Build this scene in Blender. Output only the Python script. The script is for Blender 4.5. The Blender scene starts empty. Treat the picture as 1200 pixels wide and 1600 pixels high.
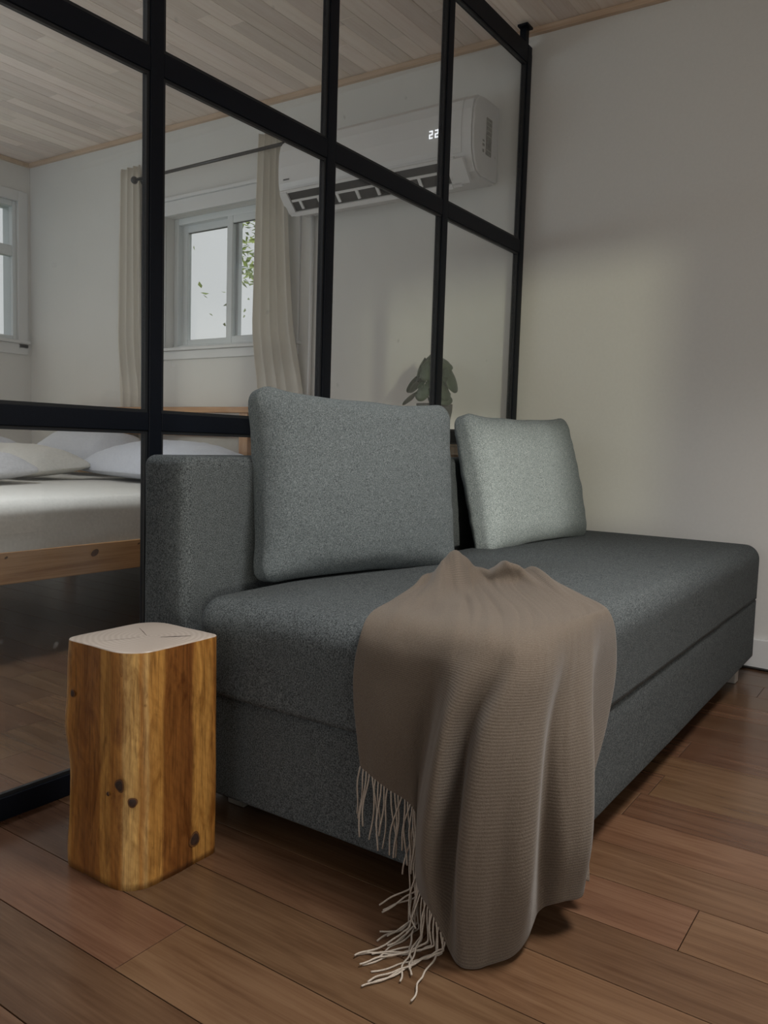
import bpy, bmesh, math, random
from mathutils import Vector, Matrix, noise

sc = bpy.context.scene
COL = sc.collection
random.seed(7)

# ------------------------------------------------------------------ camera
CAM_H = 0.75
F = Vector((0.8223, 0.5630, -0.0841)); R = Vector((0.5669, -0.8232, 0.0304))
F.normalize(); R = (R - F * R.dot(F)).normalized(); U = R.cross(F).normalized()
cam_d = bpy.data.cameras.new('camera'); cam = bpy.data.objects.new('camera', cam_d); COL.objects.link(cam)
cam.matrix_world = Matrix(((R.x, U.x, -F.x, 0), (R.y, U.y, -F.y, 0), (R.z, U.z, -F.z, CAM_H), (0, 0, 0, 1)))
cam_d.sensor_fit = 'VERTICAL'; cam_d.sensor_height = 36.0; cam_d.lens = 36.0 * 1259.93 / 1600.0
cam_d.clip_start = 0.02
sc.camera = cam

# ------------------------------------------------------------------ world, sun, exposure
SKY = 0.80
w = bpy.data.worlds.new('sky'); sc.world = w; w.use_nodes = True
bgn = w.node_tree.nodes['Background']
bgn.inputs['Color'].default_value = (0.97, 0.975, 0.97, 1); bgn.inputs['Strength'].default_value = SKY
sun_d = bpy.data.lights.new('sun', 'SUN'); sun = bpy.data.objects.new('sun', sun_d); COL.objects.link(sun)
sun_d.energy = 3.6; sun_d.angle = math.radians(3.0); sun_d.color = (1.0, 0.95, 0.80)
SUN_DIR = Vector((0.68, 0.73, -0.06)).normalized()
sun.rotation_euler = SUN_DIR.to_track_quat('-Z', 'Y').to_euler(); sun.location = (-3, -4, 3)
sc.view_settings.view_transform = 'Standard'; sc.view_settings.look = 'None'
sc.view_settings.exposure = 0.14; sc.view_settings.gamma = 1.0; sc.view_settings.use_curve_mapping = False
sc.cycles.use_denoising = True
sc.cycles.max_bounces = 10; sc.cycles.diffuse_bounces = 5; sc.cycles.transparent_max_bounces = 16
sc.cycles.caustics_reflective = False; sc.cycles.caustics_refractive = False

# room constants
XW = 3.054      # window / air-conditioner wall
YL = 4.90       # bedroom side wall
YR = -1.50      # living-room side wall
XF = -2.60      # wall behind the viewer
def ceil_z(y): return 2.374 + 0.0155 * y
PY0, PY1 = 1.442, 1.472   # partition front and back

def portal(name, loc, rot, sx, sy):
    l = bpy.data.lights.new(name, 'AREA'); l.shape = 'RECTANGLE'; l.size = sx; l.size_y = sy
    l.cycles.is_portal = True
    o = bpy.data.objects.new(name, l); COL.objects.link(o); o.location = loc; o.rotation_euler = rot
H = math.pi / 2
# area lights point along local -Z
portal('portal_bedroom_back', (XW + 0.14, 3.15, 1.6), (0, H, 0), 0.71, 0.9)           # towards -x
portal('portal_bedroom_left', (2.48, YL + 0.14, 1.77), (-H, 0, 0), 0.965, 0.87)         # towards -y
def daylight(name, loc, rot, sx, sy, watts, col):
    l = bpy.data.lights.new(name, 'AREA'); l.shape = 'RECTANGLE'; l.size = sx; l.size_y = sy; l.energy = watts; l.color = col
    o = bpy.data.objects.new(name, l); COL.objects.link(o); o.location = loc; o.rotation_euler = rot
# daylight panels added in unseen openings; front and bedroom ones tilt up as fill
daylight('daylight_living_right', (0.175, YR - 0.10, 1.17), (H, 0, 0), 1.41, 1.1, 15.0, (1.0, 0.97, 0.90))       # towards +y
daylight('fill_living_front', (XF - 0.10, 1.0, 1.1), (0, -H - 0.65, 0), 2.1, 3.6, 9.0, (0.97, 0.98, 1.0))          # towards +x and up
daylight('fill_bedroom', (0.6, YL + 0.10, 1.35), (-H - 1.25, 0, 0), 1.6, 1.7, 20.0, (0.70, 0.85, 1.0))              # mostly up, slightly towards -y

# ------------------------------------------------------------------ material helpers
MATS = {}
def nmat(name):
    m = bpy.data.materials.new(name); m.use_nodes = True
    nt = m.node_tree; b = nt.nodes['Principled BSDF']
    MATS[name] = m
    return m, nt, b
def N(nt, t, **kw):
    n = nt.nodes.new(t)
    for k, v in kw.items():
        if k in n.inputs: n.inputs[k].default_value = v
        else: setattr(n, k, v)
    return n
def ramp(nt, stops, interp='LINEAR'):
    n = nt.nodes.new('ShaderNodeValToRGB'); cr = n.color_ramp; cr.interpolation = interp
    while len(cr.elements) < len(stops): cr.elements.new(0.5)
    for e, (p, c) in zip(cr.elements, stops):
        e.position = p; e.color = (c[0], c[1], c[2], 1)
    return n
def plain(name, col, rough=0.5, metal=0.0, bump=0.0, bscale=40, spec=0.5, var=0.0):
    m, nt, b = nmat(name)
    b.inputs['Base Color'].default_value = (*col, 1); b.inputs['Roughness'].default_value = rough
    b.inputs['Metallic'].default_value = metal; b.inputs['Specular IOR Level'].default_value = spec
    tc = N(nt, 'ShaderNodeTexCoord')
    no = N(nt, 'ShaderNodeTexNoise', Scale=bscale, Detail=4.0); nt.links.new(tc.outputs['Object'], no.inputs['Vector'])
    if var:
        rp = ramp(nt, [(0.3, [c * (1 - var) for c in col]), (0.7, [min(1, c * (1 + var)) for c in col])])
        nt.links.new(no.outputs['Fac'], rp.inputs['Fac']); nt.links.new(rp.outputs['Color'], b.inputs['Base Color'])
    if bump:
        bp = N(nt, 'ShaderNodeBump', Strength=bump, Distance=0.002)
        nt.links.new(no.outputs['Fac'], bp.inputs['Height']); nt.links.new(bp.outputs['Normal'], b.inputs['Normal'])
    return m
def fabric(name, dark, light, scale=420, bump=0.5, stretch=(1, 1, 1), rough=0.95, lo=0.38, hi=0.68, sheen=0.0):
    m, nt, b = nmat(name)
    tc = N(nt, 'ShaderNodeTexCoord'); mp = N(nt, 'ShaderNodeMapping'); mp.inputs['Scale'].default_value = stretch
    nt.links.new(tc.outputs['Object'], mp.inputs['Vector'])
    no = N(nt, 'ShaderNodeTexNoise', Scale=scale, Detail=3.0, Roughness=0.75); nt.links.new(mp.outputs['Vector'], no.inputs['Vector'])
    n2 = N(nt, 'ShaderNodeTexNoise', Scale=scale * 0.22, Detail=2.0); nt.links.new(mp.outputs['Vector'], n2.inputs['Vector'])
    ad = N(nt, 'ShaderNodeMath', operation='MULTIPLY_ADD'); nt.links.new(n2.outputs['Fac'], ad.inputs[0]); ad.inputs[1].default_value = 0.10
    nt.links.new(no.outputs['Fac'], ad.inputs[2])
    sb = N(nt, 'ShaderNodeMath', operation='SUBTRACT'); nt.links.new(ad.outputs[0], sb.inputs[0]); sb.inputs[1].default_value = 0.05
    rp = ramp(nt, [(lo, dark), (hi, light)]); nt.links.new(sb.outputs[0], rp.inputs['Fac'])
    nt.links.new(rp.outputs['Color'], b.inputs['Base Color'])
    b.inputs['Roughness'].default_value = rough; b.inputs['Specular IOR Level'].default_value = 0.15
    b.inputs['Sheen Weight'].default_value = sheen
    bp = N(nt, 'ShaderNodeBump', Strength=bump, Distance=0.0012)
    nt.links.new(no.outputs['Fac'], bp.inputs['Height']); nt.links.new(bp.outputs['Normal'], b.inputs['Normal'])
    return m
def wood(name, cols, grain=(14, 1.1, 14), scale=3.0, rough=0.42, bump=0.12, rnd=0.25, coords='Object', knots=None, spec=0.4):
    """long-grain wood; grain = mapping scale (small along the fibre); per-object random shift and tone"""
    m, nt, b = nmat(name)
    tc = N(nt, 'ShaderNodeTexCoord'); oi = N(nt, 'ShaderNodeObjectInfo')
    sc_ = N(nt, 'ShaderNodeVectorMath', operation='SCALE'); sc_.inputs[0].default_value = (17, 31, 11)
    nt.links.new(oi.outputs['Random'], sc_.inputs['Scale'])
    ad = N(nt, 'ShaderNodeVectorMath', operation='ADD'); nt.links.new(tc.outputs[coords], ad.inputs[0]); nt.links.new(sc_.outputs[0], ad.inputs[1])
    mp = N(nt, 'ShaderNodeMapping'); mp.inputs['Scale'].default_value = grain; nt.links.new(ad.outputs[0], mp.inputs['Vector'])
    n1 = N(nt, 'ShaderNodeTexNoise', Scale=scale, Detail=5.0, Roughness=0.62, Distortion=0.9); nt.links.new(mp.outputs['Vector'], n1.inputs['Vector'])
    mp2 = N(nt, 'ShaderNodeMapping'); mp2.inputs['Scale'].default_value = [g * 9 if g > 3 else g * 1.6 for g in grain]; nt.links.new(ad.outputs[0], mp2.inputs['Vector'])
    n2 = N(nt, 'ShaderNodeTexNoise', Scale=scale, Detail=3.0); nt.links.new(mp2.outputs['Vector'], n2.inputs['Vector'])
    mx = N(nt, 'ShaderNodeMath', operation='MULTIPLY_ADD'); nt.links.new(n2.outputs['Fac'], mx.inputs[0]); mx.inputs[1].default_value = 0.4; nt.links.new(n1.outputs['Fac'], mx.inputs[2])
    sb = N(nt, 'ShaderNodeMath', operation='SUBTRACT'); nt.links.new(mx.outputs[0], sb.inputs[0]); sb.inputs[1].default_value = 0.2
    k = len(cols); rp = ramp(nt, [(0.28 + 0.44 * i / (k - 1), c) for i, c in enumerate(cols)]); nt.links.new(sb.outputs[0], rp.inputs['Fac'])
    hv = N(nt, 'ShaderNodeHueSaturation')
    vr = N(nt, 'ShaderNodeMapRange'); vr.inputs['To Min'].default_value = 1 - rnd; vr.inputs['To Max'].default_value = 1 + rnd
    nt.links.new(oi.outputs['Random'], vr.inputs['Value']); nt.links.new(vr.outputs[0], hv.inputs['Value'])
    r2 = N(nt, 'ShaderNodeMath', operation='FRACT'); r1 = N(nt, 'ShaderNodeMath', operation='MULTIPLY'); r1.inputs[1].default_value = 7.31
    nt.links.new(oi.outputs['Random'], r1.inputs[0]); nt.links.new(r1.outputs[0], r2.inputs[0])
    hr = N(nt, 'ShaderNodeMapRange'); hr.inputs['To Min'].default_value = 0.492; hr.inputs['To Max'].default_value = 0.508
    nt.links.new(r2.outputs[0], hr.inputs['Value']); nt.links.new(hr.outputs[0], hv.inputs['Hue'])
    nt.links.new(rp.outputs['Color'], hv.inputs['Color'])
    nt.links.new(hv.outputs['Color'], b.inputs['Base Color'])
    b.inputs['Roughness'].default_value = rough; b.inputs['Specular IOR Level'].default_value = spec
    bp = N(nt, 'ShaderNodeBump', Strength=bump, Distance=0.001); nt.links.new(n2.outputs['Fac'], bp.inputs['Height']); nt.links.new(bp.outputs['Normal'], b.inputs['Normal'])
    return m

# walls, trim
plain('wall_paint', (0.725, 0.722, 0.708), 0.85, bump=0.05, bscale=90, spec=0.2, var=0.012)
plain('white_trim', (0.72, 0.73, 0.74), 0.45, spec=0.4)
plain('vinyl_white', (0.70, 0.74, 0.76), 0.35, spec=0.5)
plain('black_steel', (0.0045, 0.0065, 0.0115), 0.45, metal=0.0, bump=0.05, bscale=220, spec=0.18, var=0.15)
plain('black_bead', (0.016, 0.018, 0.021), 0.4, spec=0.4)
plain('dark_metal', (0.06, 0.06, 0.065), 0.35, metal=0.6)
plain('chrome_grey', (0.45, 0.43, 0.40), 0.4, metal=0.4)
plain('subfloor', (0.10, 0.06, 0.035), 0.9)
plain('ceiling_backing', (0.35, 0.27, 0.21), 0.9)
plain('ground_soil', (0.16, 0.19, 0.10), 0.95, var=0.3, bscale=2)
plain('ac_white', (0.74, 0.74, 0.75), 0.38, spec=0.5)
plain('ac_panel', (0.72, 0.72, 0.73), 0.30, spec=0.5)
plain('ac_dark', (0.022, 0.022, 0.024), 0.7, var=0.5, bscale=160)
plain('ac_mark', (0.12, 0.12, 0.13), 0.5)
plain('ac_label', (0.22, 0.22, 0.20), 0.55, var=0.45, bscale=70)
plain('label_pale', (0.42, 0.42, 0.40), 0.55)
plain('black_plastic', (0.02, 0.02, 0.02), 0.5)
plain('pot_grey', (0.075, 0.075, 0.072), 0.7, var=0.12, bscale=30, bump=0.1)
plain('soil', (0.03, 0.022, 0.015), 0.95, var=0.4, bscale=90)
plain('stem_green', (0.05, 0.085, 0.035), 0.6)
plain('bark', (0.07, 0.05, 0.035), 0.9, var=0.3)
wood('floor_wood', [(0.078, 0.038, 0.020), (0.110, 0.058, 0.032), (0.138, 0.077, 0.044)], grain=(11, 0.9, 11), scale=2.6, rough=0.24, bump=0.06, rnd=0.20, spec=0.5)
wood('ceiling_wood', [(0.72, 0.60, 0.52), (0.80, 0.695, 0.62), (0.84, 0.745, 0.675)], grain=(0.9, 12, 12), scale=2.2, rough=0.55, bump=0.05, rnd=0.13)
wood('pine', [(0.33, 0.155, 0.06), (0.50, 0.275, 0.125), (0.60, 0.36, 0.18)], grain=(0.8, 12, 12), scale=2.0, rough=0.5, rnd=0.06)
wood('pine_cross', [(0.33, 0.155, 0.06), (0.50, 0.275, 0.125), (0.60, 0.36, 0.18)], grain=(12, 0.8, 12), scale=2.0, rough=0.5, rnd=0.06)
wood('pine_up', [(0.36, 0.19, 0.085), (0.52, 0.31, 0.16), (0.60, 0.39, 0.22)], grain=(12, 12, 0.8), scale=2.0, rough=0.5, rnd=0.10)
wood('trim_wood', [(0.46, 0.33, 0.22), (0.56, 0.43, 0.31), (0.62, 0.49, 0.37)], grain=(12, 0.9, 12), scale=2.0, rough=0.55, rnd=0.04)
fabric('sofa_fabric', (0.028, 0.032, 0.035), (0.158, 0.176, 0.182), scale=400, bump=0.6)
fabric('cushion_fabric', (0.085, 0.100, 0.106), (0.270, 0.305, 0.312), scale=400, bump=0.6)
fabric('sheet_cloth', (0.62, 0.62, 0.64), (0.72, 0.72, 0.74), scale=90, bump=0.08)
fabric('sheet_blue', (0.68, 0.705, 0.78), (0.76, 0.785, 0.85), scale=90, bump=0.08)
fabric('sheet_cream', (0.70, 0.68, 0.63), (0.79, 0.765, 0.71), scale=90, bump=0.08)
fabric('fringe_yarn', (0.32, 0.27, 0.225), (0.52, 0.455, 0.39), scale=700, bump=0.4)

def throw_mat():
    m, nt, b = nmat('throw_wool')
    uv = N(nt, 'ShaderNodeUVMap'); uv.uv_map = 'UVMap'
    wv = N(nt, 'ShaderNodeTexWave', wave_type='BANDS', bands_direction='Y'); wv.inputs['Scale'].default_value = 84.0
    wv.inputs['Distortion'].default_value = 0.5; wv.inputs['Detail'].default_value = 1.0; wv.inputs['Detail Scale'].default_value = 4.0
    nt.links.new(uv.outputs['UV'], wv.inputs['Vector'])
    tc = N(nt, 'ShaderNodeTexCoord')
    no = N(nt, 'ShaderNodeTexNoise', Scale=520.0, Detail=3.0, Roughness=0.7); nt.links.new(tc.outputs['Object'], no.inputs['Vector'])
    n3 = N(nt, 'ShaderNodeTexNoise', Scale=7.0, Detail=2.0); nt.links.new(tc.outputs['Object'], n3.inputs['Vector'])
    mx = N(nt, 'ShaderNodeMath', operation='MULTIPLY_ADD'); nt.links.new(wv.outputs['Fac'], mx.inputs[0]); mx.inputs[1].default_value = 0.24; nt.links.new(no.outputs['Fac'], mx.inputs[2])
    rp = ramp(nt, [(0.30, (0.080, 0.061, 0.046)), (0.95, (0.162, 0.131, 0.104))]); nt.links.new(mx.outputs[0], rp.inputs['Fac'])
    nt.links.new(rp.outputs['Color'], b.inputs['Base Color'])
    b.inputs['Roughness'].default_value = 0.95; b.inputs['Specular IOR Level'].default_value = 0.12; b.inputs['Sheen Weight'].default_value = 0.15
    bp = N(nt, 'ShaderNodeBump', Strength=0.45, Distance=0.0012); nt.links.new(mx.outputs[0], bp.inputs['Height']); nt.links.new(bp.outputs['Normal'], b.inputs['Normal'])
    return m
throw_mat()

def curtain_mat():
    m, nt, b = nmat('curtain_cloth')
    tc = N(nt, 'ShaderNodeTexCoord')
    no = N(nt, 'ShaderNodeTexNoise', Scale=150.0, Detail=2.0); nt.links.new(tc.outputs['Object'], no.inputs['Vector'])
    rp = ramp(nt, [(0.3, (0.86, 0.83, 0.77)), (0.7, (0.91, 0.885, 0.83))]); nt.links.new(no.outputs['Fac'], rp.inputs['Fac'])
    nt.links.new(rp.outputs['Color'], b.inputs['Base Color']); b.inputs['Roughness'].default_value = 0.9; b.inputs['Specular IOR Level'].default_value = 0.1
    tr = N(nt, 'ShaderNodeBsdfTranslucent'); tr.inputs['Color'].default_value = (0.74, 0.69, 0.60, 1)
    mx = N(nt, 'ShaderNodeMixShader'); mx.inputs[0].default_value = 0.35
    out = nt.nodes['Material Output']
    nt.links.new(b.outputs[0], mx.inputs[1]); nt.links.new(tr.outputs[0], mx.inputs[2]); nt.links.new(mx.outputs[0], out.inputs['Surface'])
curtain_mat()

def glass(name, tint, haze, hazecol=(0.75, 0.78, 0.8), refl=1.0):
    m = bpy.data.materials.new(name); m.use_nodes = True; nt = m.node_tree; nt.nodes.clear(); MATS[name] = m
    out = N(nt, 'ShaderNodeOutputMaterial'); tr = N(nt, 'ShaderNodeBsdfTransparent'); tr.inputs['Color'].default_value = (*tint, 1)
    gl = N(nt, 'ShaderNodeBsdfGlossy'); gl.inputs['Roughness'].default_value = 0.0; gl.inputs['Color'].default_value = (refl, refl, refl, 1)
    # Schlick reflectance, the same from both faces of the sheet
    ge = N(nt, 'ShaderNodeNewGeometry'); dp = N(nt, 'ShaderNodeVectorMath', operation='DOT_PRODUCT'); nt.links.new(ge.outputs['Incoming'], dp.inputs[0]); nt.links.new(ge.outputs['Normal'], dp.inputs[1])
    ab = N(nt, 'ShaderNodeMath', operation='ABSOLUTE'); nt.links.new(dp.outputs['Value'], ab.inputs[0])
    om = N(nt, 'ShaderNodeMath', operation='SUBTRACT'); om.inputs[0].default_value = 1.0; nt.links.new(ab.outputs[0], om.inputs[1])
    pw = N(nt, 'ShaderNodeMath', operation='POWER'); nt.links.new(om.outputs[0], pw.inputs[0]); pw.inputs[1].default_value = 5.0
    fr = N(nt, 'ShaderNodeMath', operation='MULTIPLY_ADD'); nt.links.new(pw.outputs[0], fr.inputs[0]); fr.inputs[1].default_value = 0.965; fr.inputs[2].default_value = 0.035
    mx = N(nt, 'ShaderNodeMixShader'); nt.links.new(fr.outputs[0], mx.inputs[0]); nt.links.new(tr.outputs[0], mx.inputs[1]); nt.links.new(gl.outputs[0], mx.inputs[2])
    if haze:
        # smears, plus a pale haze painted in to lower contrast through the glass
        df = N(nt, 'ShaderNodeBsdfDiffuse'); df.inputs['Color'].default_value = (*hazecol, 1)
        tc = N(nt, 'ShaderNodeTexCoord'); no = N(nt, 'ShaderNodeTexNoise', Scale=3.0, Detail=5.0, Roughness=0.6, Distortion=1.5)
        nt.links.new(tc.outputs['Object'], no.inputs['Vector'])
        mr = N(nt, 'ShaderNodeMapRange'); mr.inputs['From Min'].default_value = 0.35; mr.inputs['From Max'].default_value = 0.75
        mr.inputs['To Min'].default_value = haze * 0.6; mr.inputs['To Max'].default_value = haze * 1.6
        nt.links.new(no.outputs['Fac'], mr.inputs['Value'])
        # a few specks of dried splashes
        vo = N(nt, 'ShaderNodeTexVoronoi'); vo.inputs['Scale'].default_value = 6.5; nt.links.new(tc.outputs['Object'], vo.inputs['Vector'])
        n6 = N(nt, 'ShaderNodeTexNoise', Scale=60.0, Detail=4.0); nt.links.new(tc.outputs['Object'], n6.inputs['Vector'])
        dd = N(nt, 'ShaderNodeMath', operation='MULTIPLY_ADD'); nt.links.new(n6.outputs['Fac'], dd.inputs[0]); dd.inputs[1].default_value = 0.10; nt.links.new(vo.outputs['Distance'], dd.inputs[2])
        ms = N(nt, 'ShaderNodeMapRange'); ms.inputs['From Min'].default_value = 0.075; ms.inputs['From Max'].default_value = 0.105; ms.inputs['To Min'].default_value = 0.13; ms.inputs['To Max'].default_value = 0.0
        nt.links.new(dd.outputs[0], ms.inputs['Value'])
        sm = N(nt, 'ShaderNodeMath', operation='ADD'); nt.links.new(mr.outputs[0], sm.inputs[0]); nt.links.new(ms.outputs[0], sm.inputs[1]); mr = sm
        m2 = N(nt, 'ShaderNodeMixShader'); nt.links.new(mr.outputs[0], m2.inputs[0]); nt.links.new(mx.outputs[0], m2.inputs[1]); nt.links.new(df.outputs[0], m2.inputs[2])
        mx = m2
    nt.links.new(mx.outputs[0], out.inputs['Surface'])
glass('partition_glass', (0.97, 0.98, 0.98), 0.02)
glass('window_glass', (0.84, 0.85, 0.855), 0.0)

def dimmer_film_mat():  # film for the added sheet that dims the sun
    m = bpy.data.materials.new('dimmer_film'); m.use_nodes = True; nt = m.node_tree; nt.nodes.clear(); MATS['dimmer_film'] = m
    out = N(nt, 'ShaderNodeOutputMaterial'); tr = N(nt, 'ShaderNodeBsdfTransparent'); tr.inputs['Color'].default_value = (0.385, 0.39, 0.35, 1)
    tc = N(nt, 'ShaderNodeTexCoord'); no = N(nt, 'ShaderNodeTexNoise', Scale=60.0); nt.links.new(tc.outputs['Object'], no.inputs['Vector'])
    tl = N(nt, 'ShaderNodeBsdfDiffuse'); tl.inputs['Color'].default_value = (0.6, 0.6, 0.55, 1)
    mr = N(nt, 'ShaderNodeMapRange'); mr.inputs['To Min'].default_value = 0.02; mr.inputs['To Max'].default_value = 0.08; nt.links.new(no.outputs['Fac'], mr.inputs['Value'])
    mx = N(nt, 'ShaderNodeMixShader'); nt.links.new(mr.outputs[0], mx.inputs[0]); nt.links.new(tr.outputs[0], mx.inputs[1]); nt.links.new(tl.outputs[0], mx.inputs[2]); nt.links.new(mx.outputs[0], out.inputs['Surface'])
dimmer_film_mat()
def leaf_mat(name, a, c, trans=0.2):
    m, nt, b = nmat(name)
    tc = N(nt, 'ShaderNodeTexCoord'); no = N(nt, 'ShaderNodeTexNoise', Scale=14.0, Detail=3.0); nt.links.new(tc.outputs['Object'], no.inputs['Vector'])
    rp = ramp(nt, [(0.3, a), (0.7, c)]); nt.links.new(no.outputs['Fac'], rp.inputs['Fac']); nt.links.new(rp.outputs['Color'], b.inputs['Base Color'])
    b.inputs['Roughness'].default_value = 0.45
leaf_mat('monstera_leaf', (0.032, 0.055, 0.032), (0.065, 0.10, 0.055))
leaf_mat('tree_leaf', (0.16, 0.24, 0.05), (0.34, 0.42, 0.12))

def emis(name, col, s):
    m, nt, b = nmat(name); b.inputs['Base Color'].default_value = (0, 0, 0, 1)
    b.inputs['Emission Color'].default_value = (*col, 1); b.inputs['Emission Strength'].default_value = s
emis('led_white', (0.95, 0.97, 1.0), 1.1)

def stump_mats():
    m, nt, b = nmat('log_side')
    uv = N(nt, 'ShaderNodeUVMap'); uv.uv_map = 'UVMap'
    sx = N(nt, 'ShaderNodeSeparateXYZ'); nt.links.new(uv.outputs['UV'], sx.inputs[0])
    # long wavering strips of sapwood and heartwood round the log
    mp = N(nt, 'ShaderNodeMapping'); mp.inputs['Scale'].default_value = (10, 2.2, 1); nt.links.new(uv.outputs['UV'], mp.inputs['Vector'])
    wob = N(nt, 'ShaderNodeTexNoise', Scale=1.6, Detail=3.0); nt.links.new(mp.outputs['Vector'], wob.inputs['Vector'])
    uo = N(nt, 'ShaderNodeMath', operation='MULTIPLY_ADD'); nt.links.new(wob.outputs['Fac'], uo.inputs[0]); uo.inputs[1].default_value = 0.018; nt.links.new(sx.outputs['X'], uo.inputs[2])
    D_, M_, L_, P_ = (0.215, 0.084, 0.019), (0.31, 0.135, 0.030), (0.42, 0.212, 0.053), (0.52, 0.325, 0.125)
    rp = ramp(nt, [(0.0, M_), (0.022, L_), (0.052, L_), (0.057, M_), (0.110, D_), (0.170, (0.27, 0.11, 0.024)), (0.175, L_), (0.208, L_), (0.214, (0.30, 0.125, 0.027)), (0.244, (0.36, 0.165, 0.038)),
                   (0.250, P_), (0.282, (0.56, 0.34, 0.115)), (0.290, (0.34, 0.15, 0.034)), (0.305, P_), (0.312, L_), (0.348, (0.44, 0.22, 0.055)), (0.356, D_), (0.440, (0.16, 0.058, 0.014)), (0.454, L_), (0.500, L_), (0.51, M_), (1.0, M_)])
    nt.links.new(uo.outputs[0], rp.inputs['Fac'])
    g = N(nt, 'ShaderNodeMapping'); g.inputs['Scale'].default_value = (150, 4.0, 1); nt.links.new(uv.outputs['UV'], g.inputs['Vector'])
    gn = N(nt, 'ShaderNodeTexNoise', Scale=1.0, Detail=6.0, Roughness=0.65, Distortion=1.2); nt.links.new(g.outputs['Vector'], gn.inputs['Vector'])
    gr = ramp(nt, [(0.30, (0.36, 0.31, 0.27)), (0.48, (0.95, 0.95, 0.95)), (0.75, (1.25, 1.2, 1.1))]); nt.links.new(gn.outputs['Fac'], gr.inputs['Fac'])
    mu = N(nt, 'ShaderNodeMix', data_type='RGBA', blend_type='MULTIPLY'); mu.inputs[0].default_value = 0.85
    nt.links.new(rp.outputs['Color'], mu.inputs[6]); nt.links.new(gr.outputs['Color'], mu.inputs[7])
    # saw chatter across the light strips
    ch = N(nt, 'ShaderNodeTexWave', wave_type='BANDS', bands_direction='Y'); ch.inputs['Scale'].default_value = 7.0; ch.inputs['Distortion'].default_value = 3.5; ch.inputs['Detail'].default_value = 2.0; ch.inputs['Detail Scale'].default_value = 3.0
    chm = N(nt, 'ShaderNodeMapping'); chm.inputs['Scale'].default_value = (3.0, 1, 1); chm.inputs['Rotation'].default_value = (0, 0, 0.5); nt.links.new(uv.outputs['UV'], chm.inputs['Vector']); nt.links.new(chm.outputs['Vector'], ch.inputs['Vector'])
    chr_ = ramp(nt, [(0.1, (0.70, 0.64, 0.58)), (0.5, (1, 1, 1))]); nt.links.new(ch.outputs['Fac'], chr_.inputs['Fac'])
    m0 = N(nt, 'ShaderNodeMix', data_type='RGBA', blend_type='MULTIPLY'); m0.inputs[0].default_value = 0.22
    nt.links.new(mu.outputs[2], m0.inputs[6]); nt.links.new(chr_.outputs['Color'], m0.inputs[7])
    bl = N(nt, 'ShaderNodeMapping'); bl.inputs['Scale'].default_value = (22, 3.2, 1); nt.links.new(uv.outputs['UV'], bl.inputs['Vector'])
    bn = N(nt, 'ShaderNodeTexNoise', Scale=1.0, Detail=5.0, Roughness=0.6, Distortion=2.0); nt.links.new(bl.outputs['Vector'], bn.inputs['Vector'])
    br_ = ramp(nt, [(0.32, (0.55, 0.46, 0.38)), (0.55, (1.0, 1.0, 1.0)), (0.72, (1.22, 1.22, 1.2))]); nt.links.new(bn.outputs['Fac'], br_.inputs['Fac'])
    mu = N(nt, 'ShaderNodeMix', data_type='RGBA', blend_type='MULTIPLY'); mu.inputs[0].default_value = 0.9
    nt.links.new(m0.outputs[2], mu.inputs[6]); nt.links.new(br_.outputs['Color'], mu.inputs[7])
    # dark rub marks and flecks
    fk = N(nt, 'ShaderNodeMapping'); fk.inputs['Scale'].default_value = (40, 9, 1); nt.links.new(uv.outputs['UV'], fk.inputs['Vector'])
    fn = N(nt, 'ShaderNodeTexNoise', Scale=1.0, Detail=4.0, Roughness=0.7); nt.links.new(fk.outputs['Vector'], fn.inputs['Vector'])
    fr = ramp(nt, [(0.66, (1, 1, 1)), (0.76, (0.45, 0.35, 0.28))]); nt.links.new(fn.outputs['Fac'], fr.inputs['Fac'])
    m2 = N(nt, 'ShaderNodeMix', data_type='RGBA', blend_type='MULTIPLY'); m2.inputs[0].default_value = 1.0
    nt.links.new(mu.outputs[2], m2.inputs[6]); nt.links.new(fr.outputs['Color'], m2.inputs[7])
    nt.links.new(m2.outputs[2], b.inputs['Base Color'])
    b.inputs['Roughness'].default_value = 0.38; b.inputs['Specular IOR Level'].default_value = 0.45
    bp = N(nt, 'ShaderNodeBump', Strength=0.25, Distance=0.002); nt.links.new(gn.outputs['Fac'], bp.inputs['Height']); nt.links.new(bp.outputs['Normal'], b.inputs['Normal'])
    m, nt, b = nmat('log_end_grain')
    tc = N(nt, 'ShaderNodeTexCoord'); mp = N(nt, 'ShaderNodeMapping'); mp.inputs['Location'].default_value = (-0.015, 0.01, 0); nt.links.new(tc.outputs['Object'], mp.inputs['Vector'])
    wv = N(nt, 'ShaderNodeTexWave', wave_type='RINGS', rings_direction='Z'); wv.inputs['Scale'].default_value = 34; wv.inputs['Distortion'].default_value = 1.6; wv.inputs['Detail'].default_value = 3; wv.inputs['Detail Scale'].default_value = 1.5
    nt.links.new(mp.outputs['Vector'], wv.inputs['Vector'])
    rp = ramp(nt, [(0.0, (0.40, 0.335, 0.285)), (1.0, (0.47, 0.405, 0.355))]); nt.links.new(wv.outputs['Fac'], rp.inputs['Fac'])
    nt.links.new(rp.outputs['Color'], b.inputs['Base Color']); b.inputs['Roughness'].default_value = 0.33
    plain('knot_wood', (0.028, 0.012, 0.007), 0.6, var=0.5, bscale=120)
    plain('knot_ring', (0.11, 0.045, 0.014), 0.5, var=0.3, bscale=120)
    plain('crack_dark', (0.035, 0.018, 0.010), 0.8)
stump_mats()

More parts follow.
